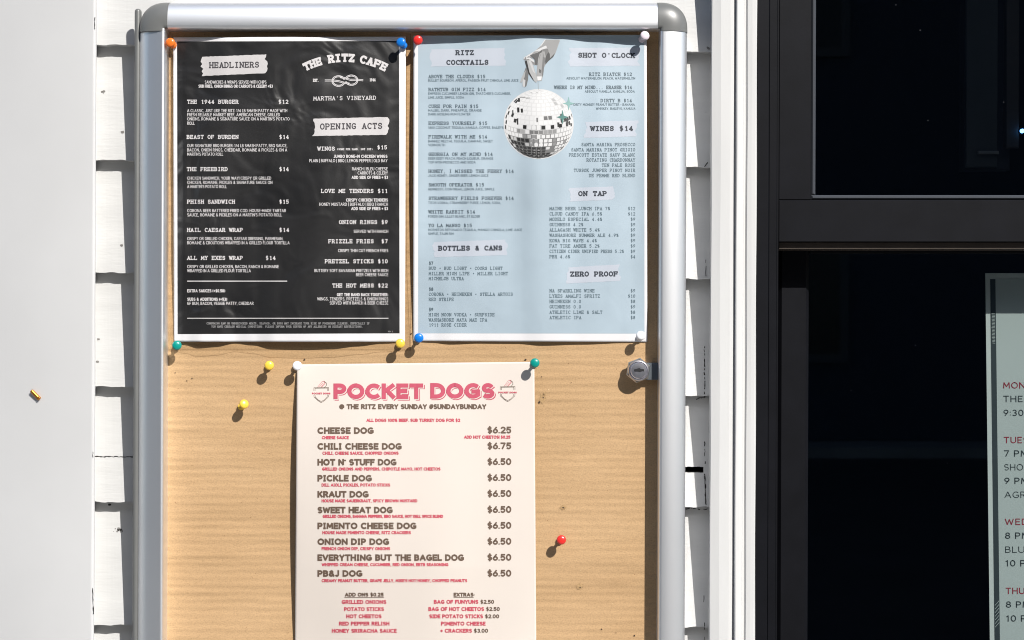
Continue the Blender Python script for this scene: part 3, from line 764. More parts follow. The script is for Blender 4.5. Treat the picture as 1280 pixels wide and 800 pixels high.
def sheet(name, quad4, surf, m, parent, step=2.4, th=.00025):
    (ax, ay), (bx, by), (cx, cy), (dx, dy) = quad4        # TL TR BR BL
    nu, nv = int((bx-ax)/step), int((dy-ay)/step)
    def fn(u, v_):
        x = (ax + (bx-ax)*u)*(1-v_) + (dx + (cx-dx)*u)*v_; y = (ay + (by-ay)*u)*(1-v_) + (dy + (cy-dy)*u)*v_
        return W(x, y, surf(x, y))
    o = grid_obj(name, nu, nv, fn, m, parent)
    if th:
        md = o.modifiers.new('thickness', 'SOLIDIFY'); md.thickness = th; md.offset = -1
    return o

# ---- sheet surfaces: metres off the board (negative y is towards the street)
top1 = [(216, 4.6), (250, 6.6), (285, 9.6), (340, 10.4), (395, 9.8), (430, 7.4), (465, 6.4), (508, 5.2)]
bot1 = [(216, 1.0), (232, 3.2), (252, 6.4), (272, 5.2), (295, 1.8), (318, 3.5), (345, 7.2), (385, 7.8), (420, 7), (450, 4.5), (478, 2.0), (508, .9)]
def surf1(x, y):
    t = min(max((y - 47) / 381, -.05), 1.05); tt = min(max(t, 0), 1)
    s_ = tt ** 1.6
    h = interp(top1, x) * (1-s_) + interp(bot1, x) * s_ + 2.6 * math.sin(math.pi * tt)
    h += .9 * math.sin(x * .043 + y * .011) * math.sin(math.pi * tt) + .5 * math.sin(y * .05 + x * .02) * math.sin(math.pi * tt)
    h += .9 * math.exp(-((x - 231) / 6) ** 2) * math.sin(math.pi * tt) - .7 * math.exp(-((x - 243) / 7) ** 2) * math.sin(math.pi * tt) + .8 * math.exp(-((x - 483 + .06 * (y - 130)) / 8) ** 2 - ((y - 140) / 40) ** 2)
    return -h * .001
top2 = [(516, 3.8), (560, 4.8), (620, 7.2), (665, 9.0), (700, 8.2), (745, 5.6), (790, 3.4), (809, 3.4)]
bot2 = [(516, .9), (540, 1.6), (565, 3.2), (600, 2.2), (650, 2.4), (680, 4.0), (730, 2.8), (780, 1.2), (809, .8)]
def surf2(x, y):
    tt = min(max((y - 45) / 383, 0), 1); s_ = tt ** 1.3
    h = interp(top2, x) * (1-s_) + interp(bot2, x) * s_ + 3.0 * math.sin(math.pi * tt) + .75 * math.sin(x * .075 + 1) * math.sin(math.pi * tt) + .25 * math.sin(x * .17 + y * .006) * math.sin(math.pi * tt)
    return -h * .001
def surf3(x, y):
    t = min(max((y - 454) / 384, 0), 1); u = min(max((x - 370) / 299, 0), 1)
    h = .9 + 9.4 * math.sin(math.pi * t ** .80) * (1 - .72 * u ** 1.1) + 11 * math.sin(math.pi * u ** .85) * min(1, t * 1.5) ** 1.3 * (1 - .35 * t) + .3 * math.sin(x * .06)
    return -h * .001

# ------------------------------------------------------------------ black menu
bm1 = empty('menu_sheet', W(362, 428, -.004))
tag(bm1, 'black laminated menu with white lettering pinned at upper left of the notice case', 'menu')
q1 = [(216.4, 46.6), (507.4, 45.8), (506.2, 427.4), (217.4, 427.2)]
sheet('paper', q1, surf1, M['white_lam'], bm1)
P = Print(); P.patch(lambda u, v_: ((221.3 + 277.5*u)*(1-v_) + (222 + 277.5*u)*v_, (51.8 - .6*u)*(1-v_) + (417.6 - .9*u)*v_), 115, 152, 0); P.build('printed_panel', M['black_print'], bm1, surf1, .00006)
fl = Print()
fx0, fx1, fy0, fy1 = 209.5, 512.5, 42.0, 437.0
fl.rect(fx0, 427.4, fx1, fy1, 0); fl.rect(fx0, fy0, 216.6, 427.4, 0); fl.rect(507, fy0, fx1, 427.4, 0)
fl.build('laminate_margin', M['film'], bm1, surf1, .00002)
fl = Print(); fl.rect(fx0, fy1, fx1, fy1 + .9, 0); fl.rect(fx0 - .8, fy0, fx0, fy1 + .9, 0); fl.rect(fx1, fy0, fx1 + .8, fy1 + .9, 0); fl.build('laminate_edge', M['film_rim'], bm1, surf1, .00002)
def label(parent, surf, paper, ink, sp, words, eps=.00013):
    P = Print(); P.strip(*sp); lb_ = P.build('heading_label', paper, parent, surf, eps)
    for wd_ in words:
        P = Print(); P.text(*wd_[:6], 'mono', tilt=wd_[6]); P.build('heading', ink, lb_, surf, eps + .00008)
label(bm1, surf1, M['label_paper'], M['dark_ink'], (252.5, 332.5, 71, 68, 95, 91.5, 0, 3), [('HEADLINERS', 261, 324.5, 84.9, 7.6, .175, -.012)])
label(bm1, surf1, M['label_paper'], M['dark_ink'], (392, 485, 148.2, 146.3, 170, 168.5, 0, 11), [('OPENING ACTS', 399.5, 478.5, 161.6, 7.8, .175, -.012)])
P = Print()
L_, B_ = .135, .205
def sm(t, x0, x1, y, b=False): P.text(t, x0, x1, y, 4.0, B_ if b else L_)
def it(t, x0, x1, y): P.text(t, x0, x1, y, 5.2, .185, 'mono')
sm('SANDWICHES & WRAPS SERVED WITH CHIPS', 256, 333, 104.6); sm('SUB FRIES, ONION RINGS OR CARROTS & CELERY +$3', 248, 341, 109.7, 1)
it('THE 1944 BURGER', 233.5, 298.5, 129.8); it('$12', 347.5, 361, 129.8)
for t, x, y in (('A CLASSIC, JUST LIKE THE RITZ: 1/4 LB SMASH PATTY MADE WITH', 359, 140.3), ('FRESH RELIABLE MARKET BEEF, AMERICAN CHEESE, GRILLED', 350, 145.4), ("ONIONS, ROMAINE & SIGNATURE SAUCE ON A MARTIN'S POTATO", 362, 150.6), ('ROLL', 243.5, 156)): sm(t, 234, x, y)
it('BEAST OF BURDEN', 233, 298.5, 173.8); it('$14', 348.5, 361.5, 173.8)
for t, x, y in (('OUR SIGNATURE BBQ BURGER: 1/4 LB SMASH PATTY, BBQ SAUCE,', 359, 184), ('BACON, ONION RINGS, CHEDDAR, ROMAINE & PICKLES & ON A', 359, 189.4), ("MARTIN'S POTATO ROLL", 279, 194.7)): sm(t, 234, x, y)
it('THE FREEBIRD', 233, 285, 214); it('$14', 348.5, 361.5, 214)
for t, x, y in (('CHICKEN SANDWICH, YOUR WAY! CRISPY OR GRILLED', 339, 224.7), ('CHICKEN, ROMAINE, PICKLES & SIGNATURE SAUCE ON', 340.5, 230), ("A MARTIN'S POTATO ROLL", 283.5, 235.2)): sm(t, 234, x, y)
it('PHISH SANDWICH', 233.5, 294, 254.7); it('$15', 348.5, 361.5, 254.7)
sm('CORONA BEER BATTERED FRIED COD. HOUSE-MADE TARTAR', 234, 357.5, 265.2); sm("SAUCE, ROMAINE & PICKLES ON A MARTIN'S POTATO ROLL", 234, 352.5, 270.6)
it('HAIL CAESAR WRAP', 233.5, 304, 290); it('$14', 348.5, 362, 290)
sm('CRISPY OR GRILLED CHICKEN, CAESAR DRESSING, PARMESAN,', 234, 354, 300.2); sm('ROMAINE & CROUTONS WRAPPED IN A GRILLED FLOUR TORTILLA', 234, 362, 305.5)
it('ALL MY EXES WRAP', 233.5, 304, 325); it('$14', 331.5, 345, 325)
sm('CRISPY OR GRILLED CHICKEN, BACON, RANCH & ROMAINE', 234, 348.5, 335.2); sm('WRAPPED IN A GRILLED FLOUR TORTILLA', 234, 313.5, 340.4)
P.rect(234, 350.8, 359, 352, 0); P.rect(234, 397.3, 485.5, 398.3, 0)
sm('EXTRA SAUCES (+$0.50)', 234, 281.5, 365.5, 1); sm('SUBS & ADDITIONS (+$3)', 234, 284, 376, 1); sm('GF BUN, BACON, VEGGIE PATTY, CHEDDAR', 234, 317, 381.2)
it('WINGS', 396.5, 419, 188.4); P.text('(SOME PER HAND. HOT 1ST)', 421, 466, 187.8, 2.6, .2, 'mono'); it('$15', 471, 484.3, 186.8)
sm('JUMBO BONE-IN CHICKEN WINGS', 417, 484.3, 197.4, 1); sm('PLAIN | BUFFALO | BBQ | LEMON PEPPER | OLD BAY', 386.5, 484.3, 202.8)
sm('RANCH | BLEU CHEESE', 440, 484.6, 213); sm('CARROTS & CELERY', 447, 484.8, 218.2); sm('ADD SIDE OF FRIES + $3', 439.5, 485, 223.7, 1)
it('LOVE ME TENDERS $11', 401, 485, 241.3); sm('CRISPY CHICKEN TENDERS', 432.5, 485, 252, 1); sm('HONEY MUSTARD | BUFFALO | BBQ | RANCH', 399, 485, 257.3); sm('ADD SIDE OF FRIES + $3', 439, 485, 262.7, 1)
it('ONION RINGS $9', 423.3, 485.2, 280.2); sm('SERVED WITH RANCH', 442, 485.3, 291.2)
it('FRIZZLE FRIES  $7', 410, 485.2, 304.2); sm('CRISPY THIN CUT FRENCH FRIES', 422.5, 485.3, 315.2)
it('PRETZEL STICKS $10', 405.7, 485.2, 329.2); sm('BUTTERY SOFT BAVARIAN PRETZELS WITH RICH', 393, 485.3, 340.2); sm('BEER CHEESE SAUCE', 445, 485.3, 345.3)
it('THE HOT MESS $22', 415, 485.2, 359.5); sm('GET THE BAND BACK TOGETHER:', 421, 485.3, 370.3, 1); sm('WINGS, TENDERS, PRETZELS & ONION RINGS', 396.5, 485.3, 375.6); sm('SERVED WITH RANCH & BEER CHEESE', 412, 485.3, 380.7)
P.text("MARTHA'S VINEYARD", 391.5, 470.5, 125.2, 5.2, .15, 'mono', tilt=-.012); P.text('EST.', 391, 399, 102.4, 4, .2, 'mono'); P.text('1944', 461.5, 469.7, 101.8, 4, .2, 'mono')
P.build('lettering', M['white_ink'], bm1, surf1, .0002)
P = Print(); P.text('CONSUMING RAW OR UNDERCOOKED MEATS, SEAFOOD, OR EGGS MAY INCREASE YOUR RISK OF FOODBORNE ILLNESS, ESPECIALLY IF', 258, 462, 405.6, 2.7, .18, 'mono')
P.text('YOU HAVE CERTAIN MEDICAL CONDITIONS. PLEASE INFORM YOUR SERVER OF ANY ALLERGIES OR DIETARY RESTRICTIONS.', 264, 454, 409.6, 2.7, .18, 'mono'); P.text('REV 2', 485, 491, 415.3, 1.8, .2)
P.build('fine_print', M['grey_ink'], bm1, surf1, .0002)
# arched logo and rope knot
P = Print()
RA = 108.0; CX, CY = 431.2, 77.5 + RA
def arch(x, y):
    a = (x - CX) / RA * 1.02; r_ = RA + (77.5 - y); return CX + r_ * math.sin(a), CY - r_ * math.cos(a)
P.text('THE', 380.5, 404.5, 77.5, 10.6, .235, 'mono', tf=arch); P.text('RITZ', 410.5, 443.5, 77.5, 10.6, .235, 'mono', tf=arch); P.text('CAFE', 448, 483, 77.5, 10.6, .235, 'mono', tf=arch)
def loop(cx, cy, rx, ry, a0, a1): return arc(cx, cy, rx, ry, a0, a1, 26)
for d in (-.75, .75):
    P.ribbon(loop(423.2, 101.3, 7.6 + d, 6.0 + d, 20, 340), .75, 0); P.ribbon(loop(439.3, 100.2, 7.4 + d, 5.8 + d, 200, 520), .75, 1)
    P.ribbon([(406, 100.6 + d), (416, 100.6 + d), (423, 101.4 + d), (431, 103.6 + d), (437, 104.6 + d)], .75, 2); P.ribbon([(454, 100.4 + d), (446, 99.6 + d), (438, 99.8 + d), (430, 97.4 + d), (425, 96.4 + d)], .75, 3)
for i in range(22):
    a = 20 + i * 15; P.ribbon([arc(423.2, 101.3, 6.9, 5.3, a, a)[0], arc(423.2, 101.3, 8.3, 6.7, a + 9, a + 9)[0]], .45, 4); P.ribbon([arc(439.3, 100.2, 6.7, 5.1, a + 180, a + 180)[0], arc(439.3, 100.2, 8.1, 6.5, a + 189, a + 189)[0]], .45, 5)
P.build('logo', M['white_ink'], bm1, surf1, .0002)

# ------------------------------------------------------------------ blue menu
bm2 = empty('menu_sheet', W(662, 428, -.004))
tag(bm2, 'pale blue drinks menu with a printed mirror ball at the upper right of the case', 'menu')
sheet('paper', [(516.9, 44.6), (808.4, 43.6), (809.2, 427.6), (516.6, 426.4)], surf2, M['white_lam'], bm2)
P = Print(); P.patch(lambda u, v_: ((522.6 + 282.6*u)*(1-v_) + (522.8 + 282.8*u)*v_, (44.7 - .9*u)*(1-v_) + (416.6 + .4*u)*v_), 117, 154, 0); P.build('printed_panel', M['blue_print'], bm2, surf2, .00006)
for sp, words in (((538, 631, 61.5, 60, 83, 82, 0, 21), [('RITZ', 569, 593, 69, 6.5, .23, -.004), ('COCKTAILS', 557.3, 611.3, 81.2, 6.5, .23, -.004)]),
                  ((712, 799, 60, 59.5, 83, 82, 0, 25), [("SHOT O'CLOCK", 722, 794.3, 72.4, 6.5, .23, .006)]),
                  ((731.5, 796, 152.5, 150.5, 172.5, 170.5, 0, 31), [('WINES $14', 737.5, 792, 163.9, 6.6, .23, -.004)]),
                  ((712.5, 767, 235, 233, 252, 249.5, 0, 35), [('ON TAP', 722.3, 759.2, 245.2, 6.5, .23, -.004)]),
                  ((541.5, 633, 302.5, 299.5, 321.5, 319, 0, 41), [('BOTTLES & CANS', 547.3, 628.4, 313.4, 6.5, .23, -.004)]),
                  ((708.5, 775, 334, 330.5, 354.5, 351, 0, 45), [('ZERO PROOF', 712, 773, 345.7, 6.5, .23, -.004)])):
    label(bm2, surf2, M['blue_label'], M['slate_dark'], sp, words)
P = Print(); Q = Print()
def ci(t, x1, y, x0=535.3): P.text(t, x0, x1, y, 4.4, .18, 'mono')
def cs(t, x1, y, x0=535.3): Q.text(t, x0, x1, y, 3.1, .15)
def cm(t, x0, x1, y): Q.text(t, x0, x1, y, 4.2, .155, 'mono')
for a in (('ABOVE THE CLOUDS $15', 607, 97.8), ('BATHTUB GIN FIZZ $14', 607.5, 114), ('CURE FOR PAIN $15', 598.3, 135), ('EXPRESS YOURSELF $15', 609.5, 156.2), ('FIREWALK WITH ME $14', 609.3, 173.2), ('GEORGIA ON MY MIND $14', 616.3, 195), ('HONEY, I MISSED THE FERRY $14', 642.6, 216.2), ('SMOOTH OPERATOR $15', 605.5, 233.2), ('STRAWBERRY FIELDS FOREVER $14', 642.6, 250), ('WHITE RABBIT $14', 594.2, 267), ('YO LA MANGO $15', 590.3, 284)): ci(*a)
for a in (('BULLEIT BOURBON, APEROL, PASSION FRUIT CHINOLA, LIME JUICE', 648, 102), ("EMPRESS CUCUMBER LEMON GIN, THATCHER'S CUCUMBER,", 638.5, 118.5), ('LIME JUICE, SIMPLE, SODA', 580, 123.3), ('MALIBU, DARK, PINEAPPLE, ORANGE', 602, 139.5), ('DARK GOSLING RUM FLOATER', 588, 144.2), ('1800 COCONUT TEQUILA, KAHLUA, COFFEE, BAILEYS', 629.5, 161), ('BANHEZ MEZCAL TEQUILA, CAMPARI, SWEET', 616, 178), ('VERMOUTH', 556.5, 182.8), ('DEER EDDY PEACH, PEACH LIQUEUR, ORANGE', 616.5, 199.6), ('TOP WITH PROSECCO AND SODA', 594.5, 204.4), ('JACK HONEY, GINGER BEER, LEMON JUICE', 610.5, 221), ('HENNESSY, COINTREAU, LEMON JUICE, SIMPLE', 618, 238), ('TITOS VODKA, STRAWBERRY PUREE, LEMON, SODA,', 626, 255), ('FORDS GIN, LILLET BLANC, ST ELDER', 600, 272), ('HORNITOS REPOSADO TEQUILA, MANGO CHINOLA, LIME JUICE', 652.5, 288.8), ('SIMPLE, TAJIN RIM', 567, 293.6)): cs(*a)
for t, x0, x1, y in (('$7', 535.8, 542, 331.2), ('$8', 535.8, 542, 363.6), ('$9', 535.8, 542, 389)): P.text(t, x0, x1, y, 4.4, .22, 'mono')
for t, x1, y in (('BUD * BUD LIGHT * COORS LIGHT', 628.5, 337.4), ('MILLER HIGH LIFE * MILLER LIGHT', 635.3, 344), ('MICHELOB ULTRA', 580, 350.2), ('CORONA * HEINEKEN * STELLA ARTOIS', 641.3, 369.8), ('RED STRIPE', 567.5, 376.2), ('HIGH NOON VODKA * SURFSIDE', 618.6, 395.4), ('WASHASHORE MAYA MAE IPA', 609.2, 401.9), ('1911 ROSE CIDER', 583.5, 408.2)): cm(t, 535.8, x1, y)
ci('RITZ BIATCH $12', 790.3, 94.9, 736); cs('ABSOLUT WATERMELON, PEACH, WATERMELON', 794, 99.3, 708)
ci('WHERE IS MY MIND... ERASER $14', 790.3, 111.3, 692.5); cs('ABSOLUT VANILLA, KAHLUA, SODA', 793.5, 115.8, 731)
ci('DIRTY B $14', 790.3, 127.8, 750.5); cs('DIRTY MONKEY PEANUT BUTTER - BANANA', 793.5, 132.2, 717); cs('WHISKEY, BAILEYS, KAHLUA', 794.3, 137.2, 745)
for t, x0, y in (('SANTA MARINA PROSECCO', 726.5, 182.7), ('SANTA MARINA PINOT GRIGIO', 713.8, 189.2), ('PRESCOTT ESTATE SAUV BLANC', 711, 195.7), ('ROTATING CHARDONNAY', 733, 202), ('TEN PALE ROSE', 752, 208.4), ('TUSSOK JUMPER PINOT NOIR', 717, 214.9), ('DE FEMME RED BLEND', 736, 221.4)): cm(t, x0, 794.3, y)
for t, x1, pr, y in (('MAINE BEER LUNCH IPA 7%', 763, '$12', 262.7), ('CLOUD CANDY IPA 6.5%', 753, '$12', 269.4), ('MODELO ESPECIAL 4.4%', 753, '$9', 276.1), ('GUINNESS 4.2%', 729.5, '$9', 282.8), ('ALLAGASH WHITE 5.4%', 750, '$9', 289.4), ('WASHASHORE SUMMER ALE 4.9%', 773.6, '$9', 296.1), ('KONA BIG WAVE 4.4%', 746.4, '$9', 302.8), ('FAT TIRE AMBER 5.2%', 749.8, '$9', 309.5), ('CITIZEN CIDER UNIFIED PRESS 5.2%', 780.2, '$9', 316.2), ('PBR 4.6%', 713, '$4', 322.9),
                     ('NA SPARKLING WINE', 743.6, '$9', 365.5), ('LYRES AMALFI SPRITZ', 750.3, '$10', 372.1), ('HEINEKEN 0.0', 726.7, '$8', 378.8), ('GUINNESS 0.0', 726.7, '$9', 385.6), ('ATHLETIC LIME & SALT', 753.3, '$8', 392.3), ('ATHLETIC IPA', 727, '$8', 399)):
    cm(t, 686.7, x1, y); cm(pr, 784.7 if len(pr) == 3 else 788, 794.4, y)
P.build('lettering', M['slate_ink'], bm2, surf2, .0002); Q.build('fine_lettering', M['slate_light'], bm2, surf2, .0002)
# picture: a hand letting down a mirror ball, two four-pointed stars
P = Print()
def gy(v_): c = hx(v_, v_, v_); return tuple(k * .70 for k in c)
BX, BY, BR = 673.3, 155.0, 43.8
P.patch(lambda u, v_: (BX + BR * math.cos(6.2832*u) * v_, BY + BR * math.sin(6.2832*u) * v_), 48, 12, 0, gy(232))
tl = R(-14)
def sph(la, lo):
    x, y, z = math.cos(la)*math.sin(lo), math.sin(la), math.cos(la)*math.cos(lo)
    y2, z2 = y*math.cos(tl) + z*math.sin(tl)*1, -y*math.sin(tl) + z*math.cos(tl)
    return x, y2, z2
NLA = 23
for j in range(NLA):
    la0, la1 = R(-90 + 180*j/NLA), R(-90 + 180*(j+1)/NLA); lm_ = (la0+la1)/2
    nlo = max(6, int(46 * math.cos(lm_)))
    for i in range(nlo):
        lo0, lo1 = 2*math.pi*i/nlo - math.pi, 2*math.pi*(i+1)/nlo - math.pi
        g0 = .10
        cs_ = [sph(la0 + (la1-la0)*b_, lo0 + (lo1-lo0)*a) for a, b_ in ((g0, g0), (1-g0, g0), (1-g0, 1-g0), (g0, 1-g0))]
        if min(c[2] for c in cs_) < .03: continue
        mx_, my_, _ = sph(lm_, (lo0+lo1)/2); r1 = hash01(j, i, 2); r2 = hash01(j, i, 7)
        yy = -my_                                       # + is downwards in the picture
        if yy < -.30: tone = 244 if r1 > .05 else 200
        elif yy < .0: tone = 240 if r1 > .10 else 120
        elif yy < .14: tone = 30 if (r1 < .45 and abs(mx_) < .75) else 235
        elif yy < .36: tone = (110 + 70*r2) if r1 < .55 and abs(mx_) < .6 else 235
        elif yy < .66: tone = (40 if r1 < .6 else 200) if mx_ < -.25 else (150 if r1 < .15 else 232)
        elif yy < .80: tone = 55 if mx_ < .15 else (215 if r1 > .3 else 120)
        else: tone = 28 if mx_ < .35 and r1 < .8 else 190
        if mx_ < -.5 and -.75 < yy < 0 and r1 < .22: tone = 45
        if mx_ > .62 and -.25 < yy < .05 and r1 < .45: tone = 70
        P.poly([(BX + BR*c[0]*.985, BY - BR*c[1]*.985) for c in cs_], 4, gy(tone))
        if yy > .1:                                      # grout lines between the lower mirrors
            c0_ = [sph(la0, lo0), sph(la0, lo1), sph(la1, lo1), sph(la1, lo0)]
            if min(c[2] for c in c0_) > 0: P.poly([(BX + BR*c[0]*.985, BY - BR*c[1]*.985) for c in c0_], 2, gy(120 if yy > .35 else 190))
for (x, y, kx, ky, t) in ((648.7, 125, 1.4, 2.4, 60), (647.8, 137.5, 1.5, 3.2, 35), (652.3, 138.3, 1.4, 2.6, 40), (641, 140, .9, 2.4, 90), (647, 152, 1.0, 4, 50), (632, 159, .8, 2.5, 60), (653, 121.5, 4, .5, 150), (660, 122.5, 3, .5, 160), (668, 116, 5, .6, 190), (671.5, 150, 1.1, 2.8, 130), (698, 156, 1.4, 3, 60), (709, 153, 1.2, 5, 80), (714, 156, 1, 2, 90)):
    P.poly([(x-kx, y-ky), (x-kx*.8, y+ky), (x+kx, y+ky*.9), (x+kx*.9, y-ky)], 7, gy(t))
def zz(*p): return [(640 + x/11.43, 44 + y/11.43) for x, y in p]
def hp_(lay, t, *p): P.poly(zz(*p), lay, gy(t))
P.ribbon([(672.5, 101), (672.9, 112)], .5, 1, gy(150))
# back of hand and wrist, then palm side, thumb, bent forefinger, other fingers
hp_(8, 168, (470, 62), (690, 62), (660, 150), (620, 260), (590, 310), (520, 370), (480, 420), (455, 470), (400, 470), (360, 430), (300, 420), (215, 370), (165, 350), (170, 318), (240, 275), (320, 230), (400, 160))
hp_(9, 226, (470, 62), (556, 62), (552, 168), (430, 205), (330, 275), (230, 308), (166, 346), (168, 320), (240, 275), (320, 230), (400, 160))
hp_(9, 186, (556, 62), (690, 62), (660, 150), (612, 262), (560, 240), (552, 168))
hp_(10, 104, (255, 285), (350, 255), (440, 205), (400, 300), (372, 420), (330, 425), (322, 350), (290, 318))
hp_(10, 92, (545, 215), (612, 262), (590, 310), (520, 370), (478, 420), (470, 340), (500, 270))
hp_(10, 132, (440, 205), (545, 190), (545, 215), (500, 270), (470, 340), (440, 300))
hp_(11, 172, (395, 262), (462, 226), (482, 300), (462, 420), (446, 560), (436, 606), (424, 652), (366, 656), (346, 600), (362, 440), (372, 340))
hp_(12, 130, (440, 300), (482, 330), (462, 430), (446, 570), (432, 600), (420, 520), (432, 420))
hp_(12, 105, (390, 480), (415, 500), (410, 545), (385, 530))
hp_(13, 238, (358, 590), (425, 588), (418, 642), (366, 648))
hp_(11, 192, (212, 362), (262, 345), (300, 420), (345, 560), (362, 640), (348, 682), (318, 655), (250, 530))
hp_(12, 215, (240, 372), (262, 352), (300, 440), (330, 545), (300, 520))
hp_(10, 62, (182, 372), (214, 366), (256, 540), (318, 655), (300, 640), (236, 548), (205, 450))
hp_(9, 128, (200, 455), (238, 540), (228, 640), (206, 728), (180, 746), (170, 640), (160, 560))
hp_(10, 190, (160, 555), (196, 500), (180, 600), (140, 676), (118, 674), (132, 620))
hp_(11, 216, (160, 628), (192, 640), (184, 738), (156, 736), (150, 700))
hp_(9, 150, (182, 318), (240, 300), (300, 340), (330, 400), (320, 435), (262, 352), (214, 366), (176, 356))
hp_(12, 228, (206, 322), (250, 318), (310, 352), (322, 392), (286, 372), (240, 340), (200, 345))
def star(cx, cy, rx, ry, col, lay):
    pts = []
    for i in range(8):
        a = math.pi/4*i; r_ = 1 if i % 2 == 0 else .30
        pts.append((cx + rx*r_*math.cos(a), cy + ry*r_*math.sin(a)))
    for i in range(8): P.poly([(cx, cy), pts[i], pts[(i+1) % 8]], lay, col)
star(710.8, 129.3, 7.4, 8.6, (.21, .36, .345), 15); star(703.2, 146.4, 7.6, 9.2, (.085, .20, .18), 16)
P.build('picture', M['ink'], bm2, surf2, .00015)

# ------------------------------------------------------------------ cream menu
bm3 = empty('menu_sheet', W(520, 838, -.004))
tag(bm3, 'cream paper menu with a rose red heading pinned below the other two menus', 'menu')
sheet('paper', [(371.2, 455.4), (668.0, 452.2), (670.6, 838), (368.4, 838)], surf3, M['cream'], bm3)
P = Print(); P.text('POCKET', 418.3, 531.0, 500.7, 19.6, .27); P.text('DOGS', 539.3, 619.8, 500.2, 19.6, .27); P.build('heading_shadow', M['pink_ink'], bm3, surf3, .00006)
P = Print(); P.text('POCKET', 417.5, 530.0, 499.7, 19.8, .29); P.text('DOGS', 538.6, 618.8, 499.2, 19.8, .29); P.build('heading_gap', M['cream'], bm3, surf3, .00016)
P = Print(); P.text('POCKET', 416.8, 529.0, 498.8, 19.5, .27); P.text('DOGS', 537.8, 618.0, 498.3, 19.5, .27); P.build('heading', M['pink_ink'], bm3, surf3, .00026)
P = Print(); Q = Print(); PRI = Print(); HB = .27
def br(t, x0, x1, y, c=8.3): P.text(t, x0, x1, y, c, HB, slab_i=True)
def rd(t, x0, x1, y, c=4.0): Q.text(t, x0, x1, y, c, .25, slab_i=True)
br('@ THE RITZ EVERY SUNDAY #SUNDAYBUNDAY', 424, 608, 511.5, 6.4); rd('ALL DOGS 100% BEEF. SUB TURKEY DOG FOR $2', 458, 575.3, 527.4, 4.2)
for t, x1, y in (('CHEESE DOG', 467.3, 542.4), ('CHILI CHEESE DOG', 502.3, 562.1), ("HOT N' STUFF DOG", 495.8, 581.9), ('PICKLE DOG', 465, 601.9), ('KRAUT DOG', 461, 622), ('SWEET HEAT DOG', 491, 641.7), ('PIMENTO CHEESE DOG', 520.7, 661.5), ('ONION DIP DOG', 486.6, 681.3), ('EVERYTHING BUT THE BAGEL DOG', 580.2, 701.2), ('PB&J DOG', 453.2, 721)): br(t, 396.8, x1, y)
for t, y in (('$6.25', 541.8), ('$6.75', 561.6), ('$6.50', 581.3), ('$6.50', 601.2), ('$6.50', 621.2), ('$6.50', 641.1), ('$6.50', 661), ('$6.50', 680.9), ('$6.50', 700.9), ('$6.50', 720.8)): PRI.text(t, 609, 639.2, y, 8.6, .23)
for t, x0, x1, y in (('CHEESE SAUCE', 402.3, 436, 549), ('ADD HOT CHEETOS! $0.25', 580, 638, 548.3), ('CHILI, CHEESE SAUCE, CHOPPED ONIONS', 403, 498.3, 568.4), ('GRILLED ONIONS AND PEPPERS, CHIPOTLE MAYO, HOT CHEETOS', 402.7, 550.6, 588.2), ('DILL AIOLI, PICKLES, POTATO STICKS', 402, 487.7, 608.2), ('HOUSE MADE SAUERKRAUT, SPICY BROWN MUSTARD', 402, 521.8, 628), ('GRILLED ONIONS, BANANA PEPPERS, BBQ SAUCE, HOT DELL SPICE BLEND', 403.3, 554, 647.4), ('HOUSE MADE PIMENTO CHEESE, RITZ CRACKERS', 403, 513.7, 667.8), ('FRENCH ONION DIP, CRISPY ONIONS', 402, 487.7, 687.8), ('WHIPPED CREAM CHEESE, CUCUMBER, RED ONION, EBTB SEASONING', 402, 560.6, 707.8), ("CREAMY PEANUT BUTTER, GRAPE JELLY, MIKE'S HOT HONEY, CHOPPED PEANUTS", 402, 584, 727.8)): rd(t, x0, x1, y)
br('ADD ONS $0.25', 431, 479.6, 745.8, 5.0); P.rect(430.5, 746.6, 480, 747.3, 0); br('EXTRAS:', 567, 593.4, 745.8, 5.0); P.rect(567, 746.6, 592, 747.3, 0)
for t, x0, x1, y in (('GRILLED ONIONS', 427, 483, 755), ('POTATO STICKS', 430, 480, 763.9), ('HOT CHEETOS', 432.7, 477, 772.9), ('RED PEPPER RELISH', 423.7, 486.8, 782), ('HONEY SRIRACHA SAUCE', 414.7, 495.9, 791), ('BAG OF FUNYUNS', 542.3, 598, 754.8), ('BAG OF HOT CHEETOS', 535.5, 605.2, 763.8), ('SIDE POTATO STICKS', 536.5, 603.8, 772.9), ('PIMENTO CHEESE', 551.2, 607, 782), ('+ CRACKERS', 550.3, 590, 790.9)): rd(t, x0, x1, y, 5.0)
for t, x0, x1, y in (('$2.50', 600.4, 617.7, 754.8), ('$2.50', 607.5, 624.8, 763.8), ('$2.00', 606.2, 624, 772.9), ('$3.00', 592.3, 610.1, 790.9)): PRI.text(t, x0, x1, y, 5.0, .24)
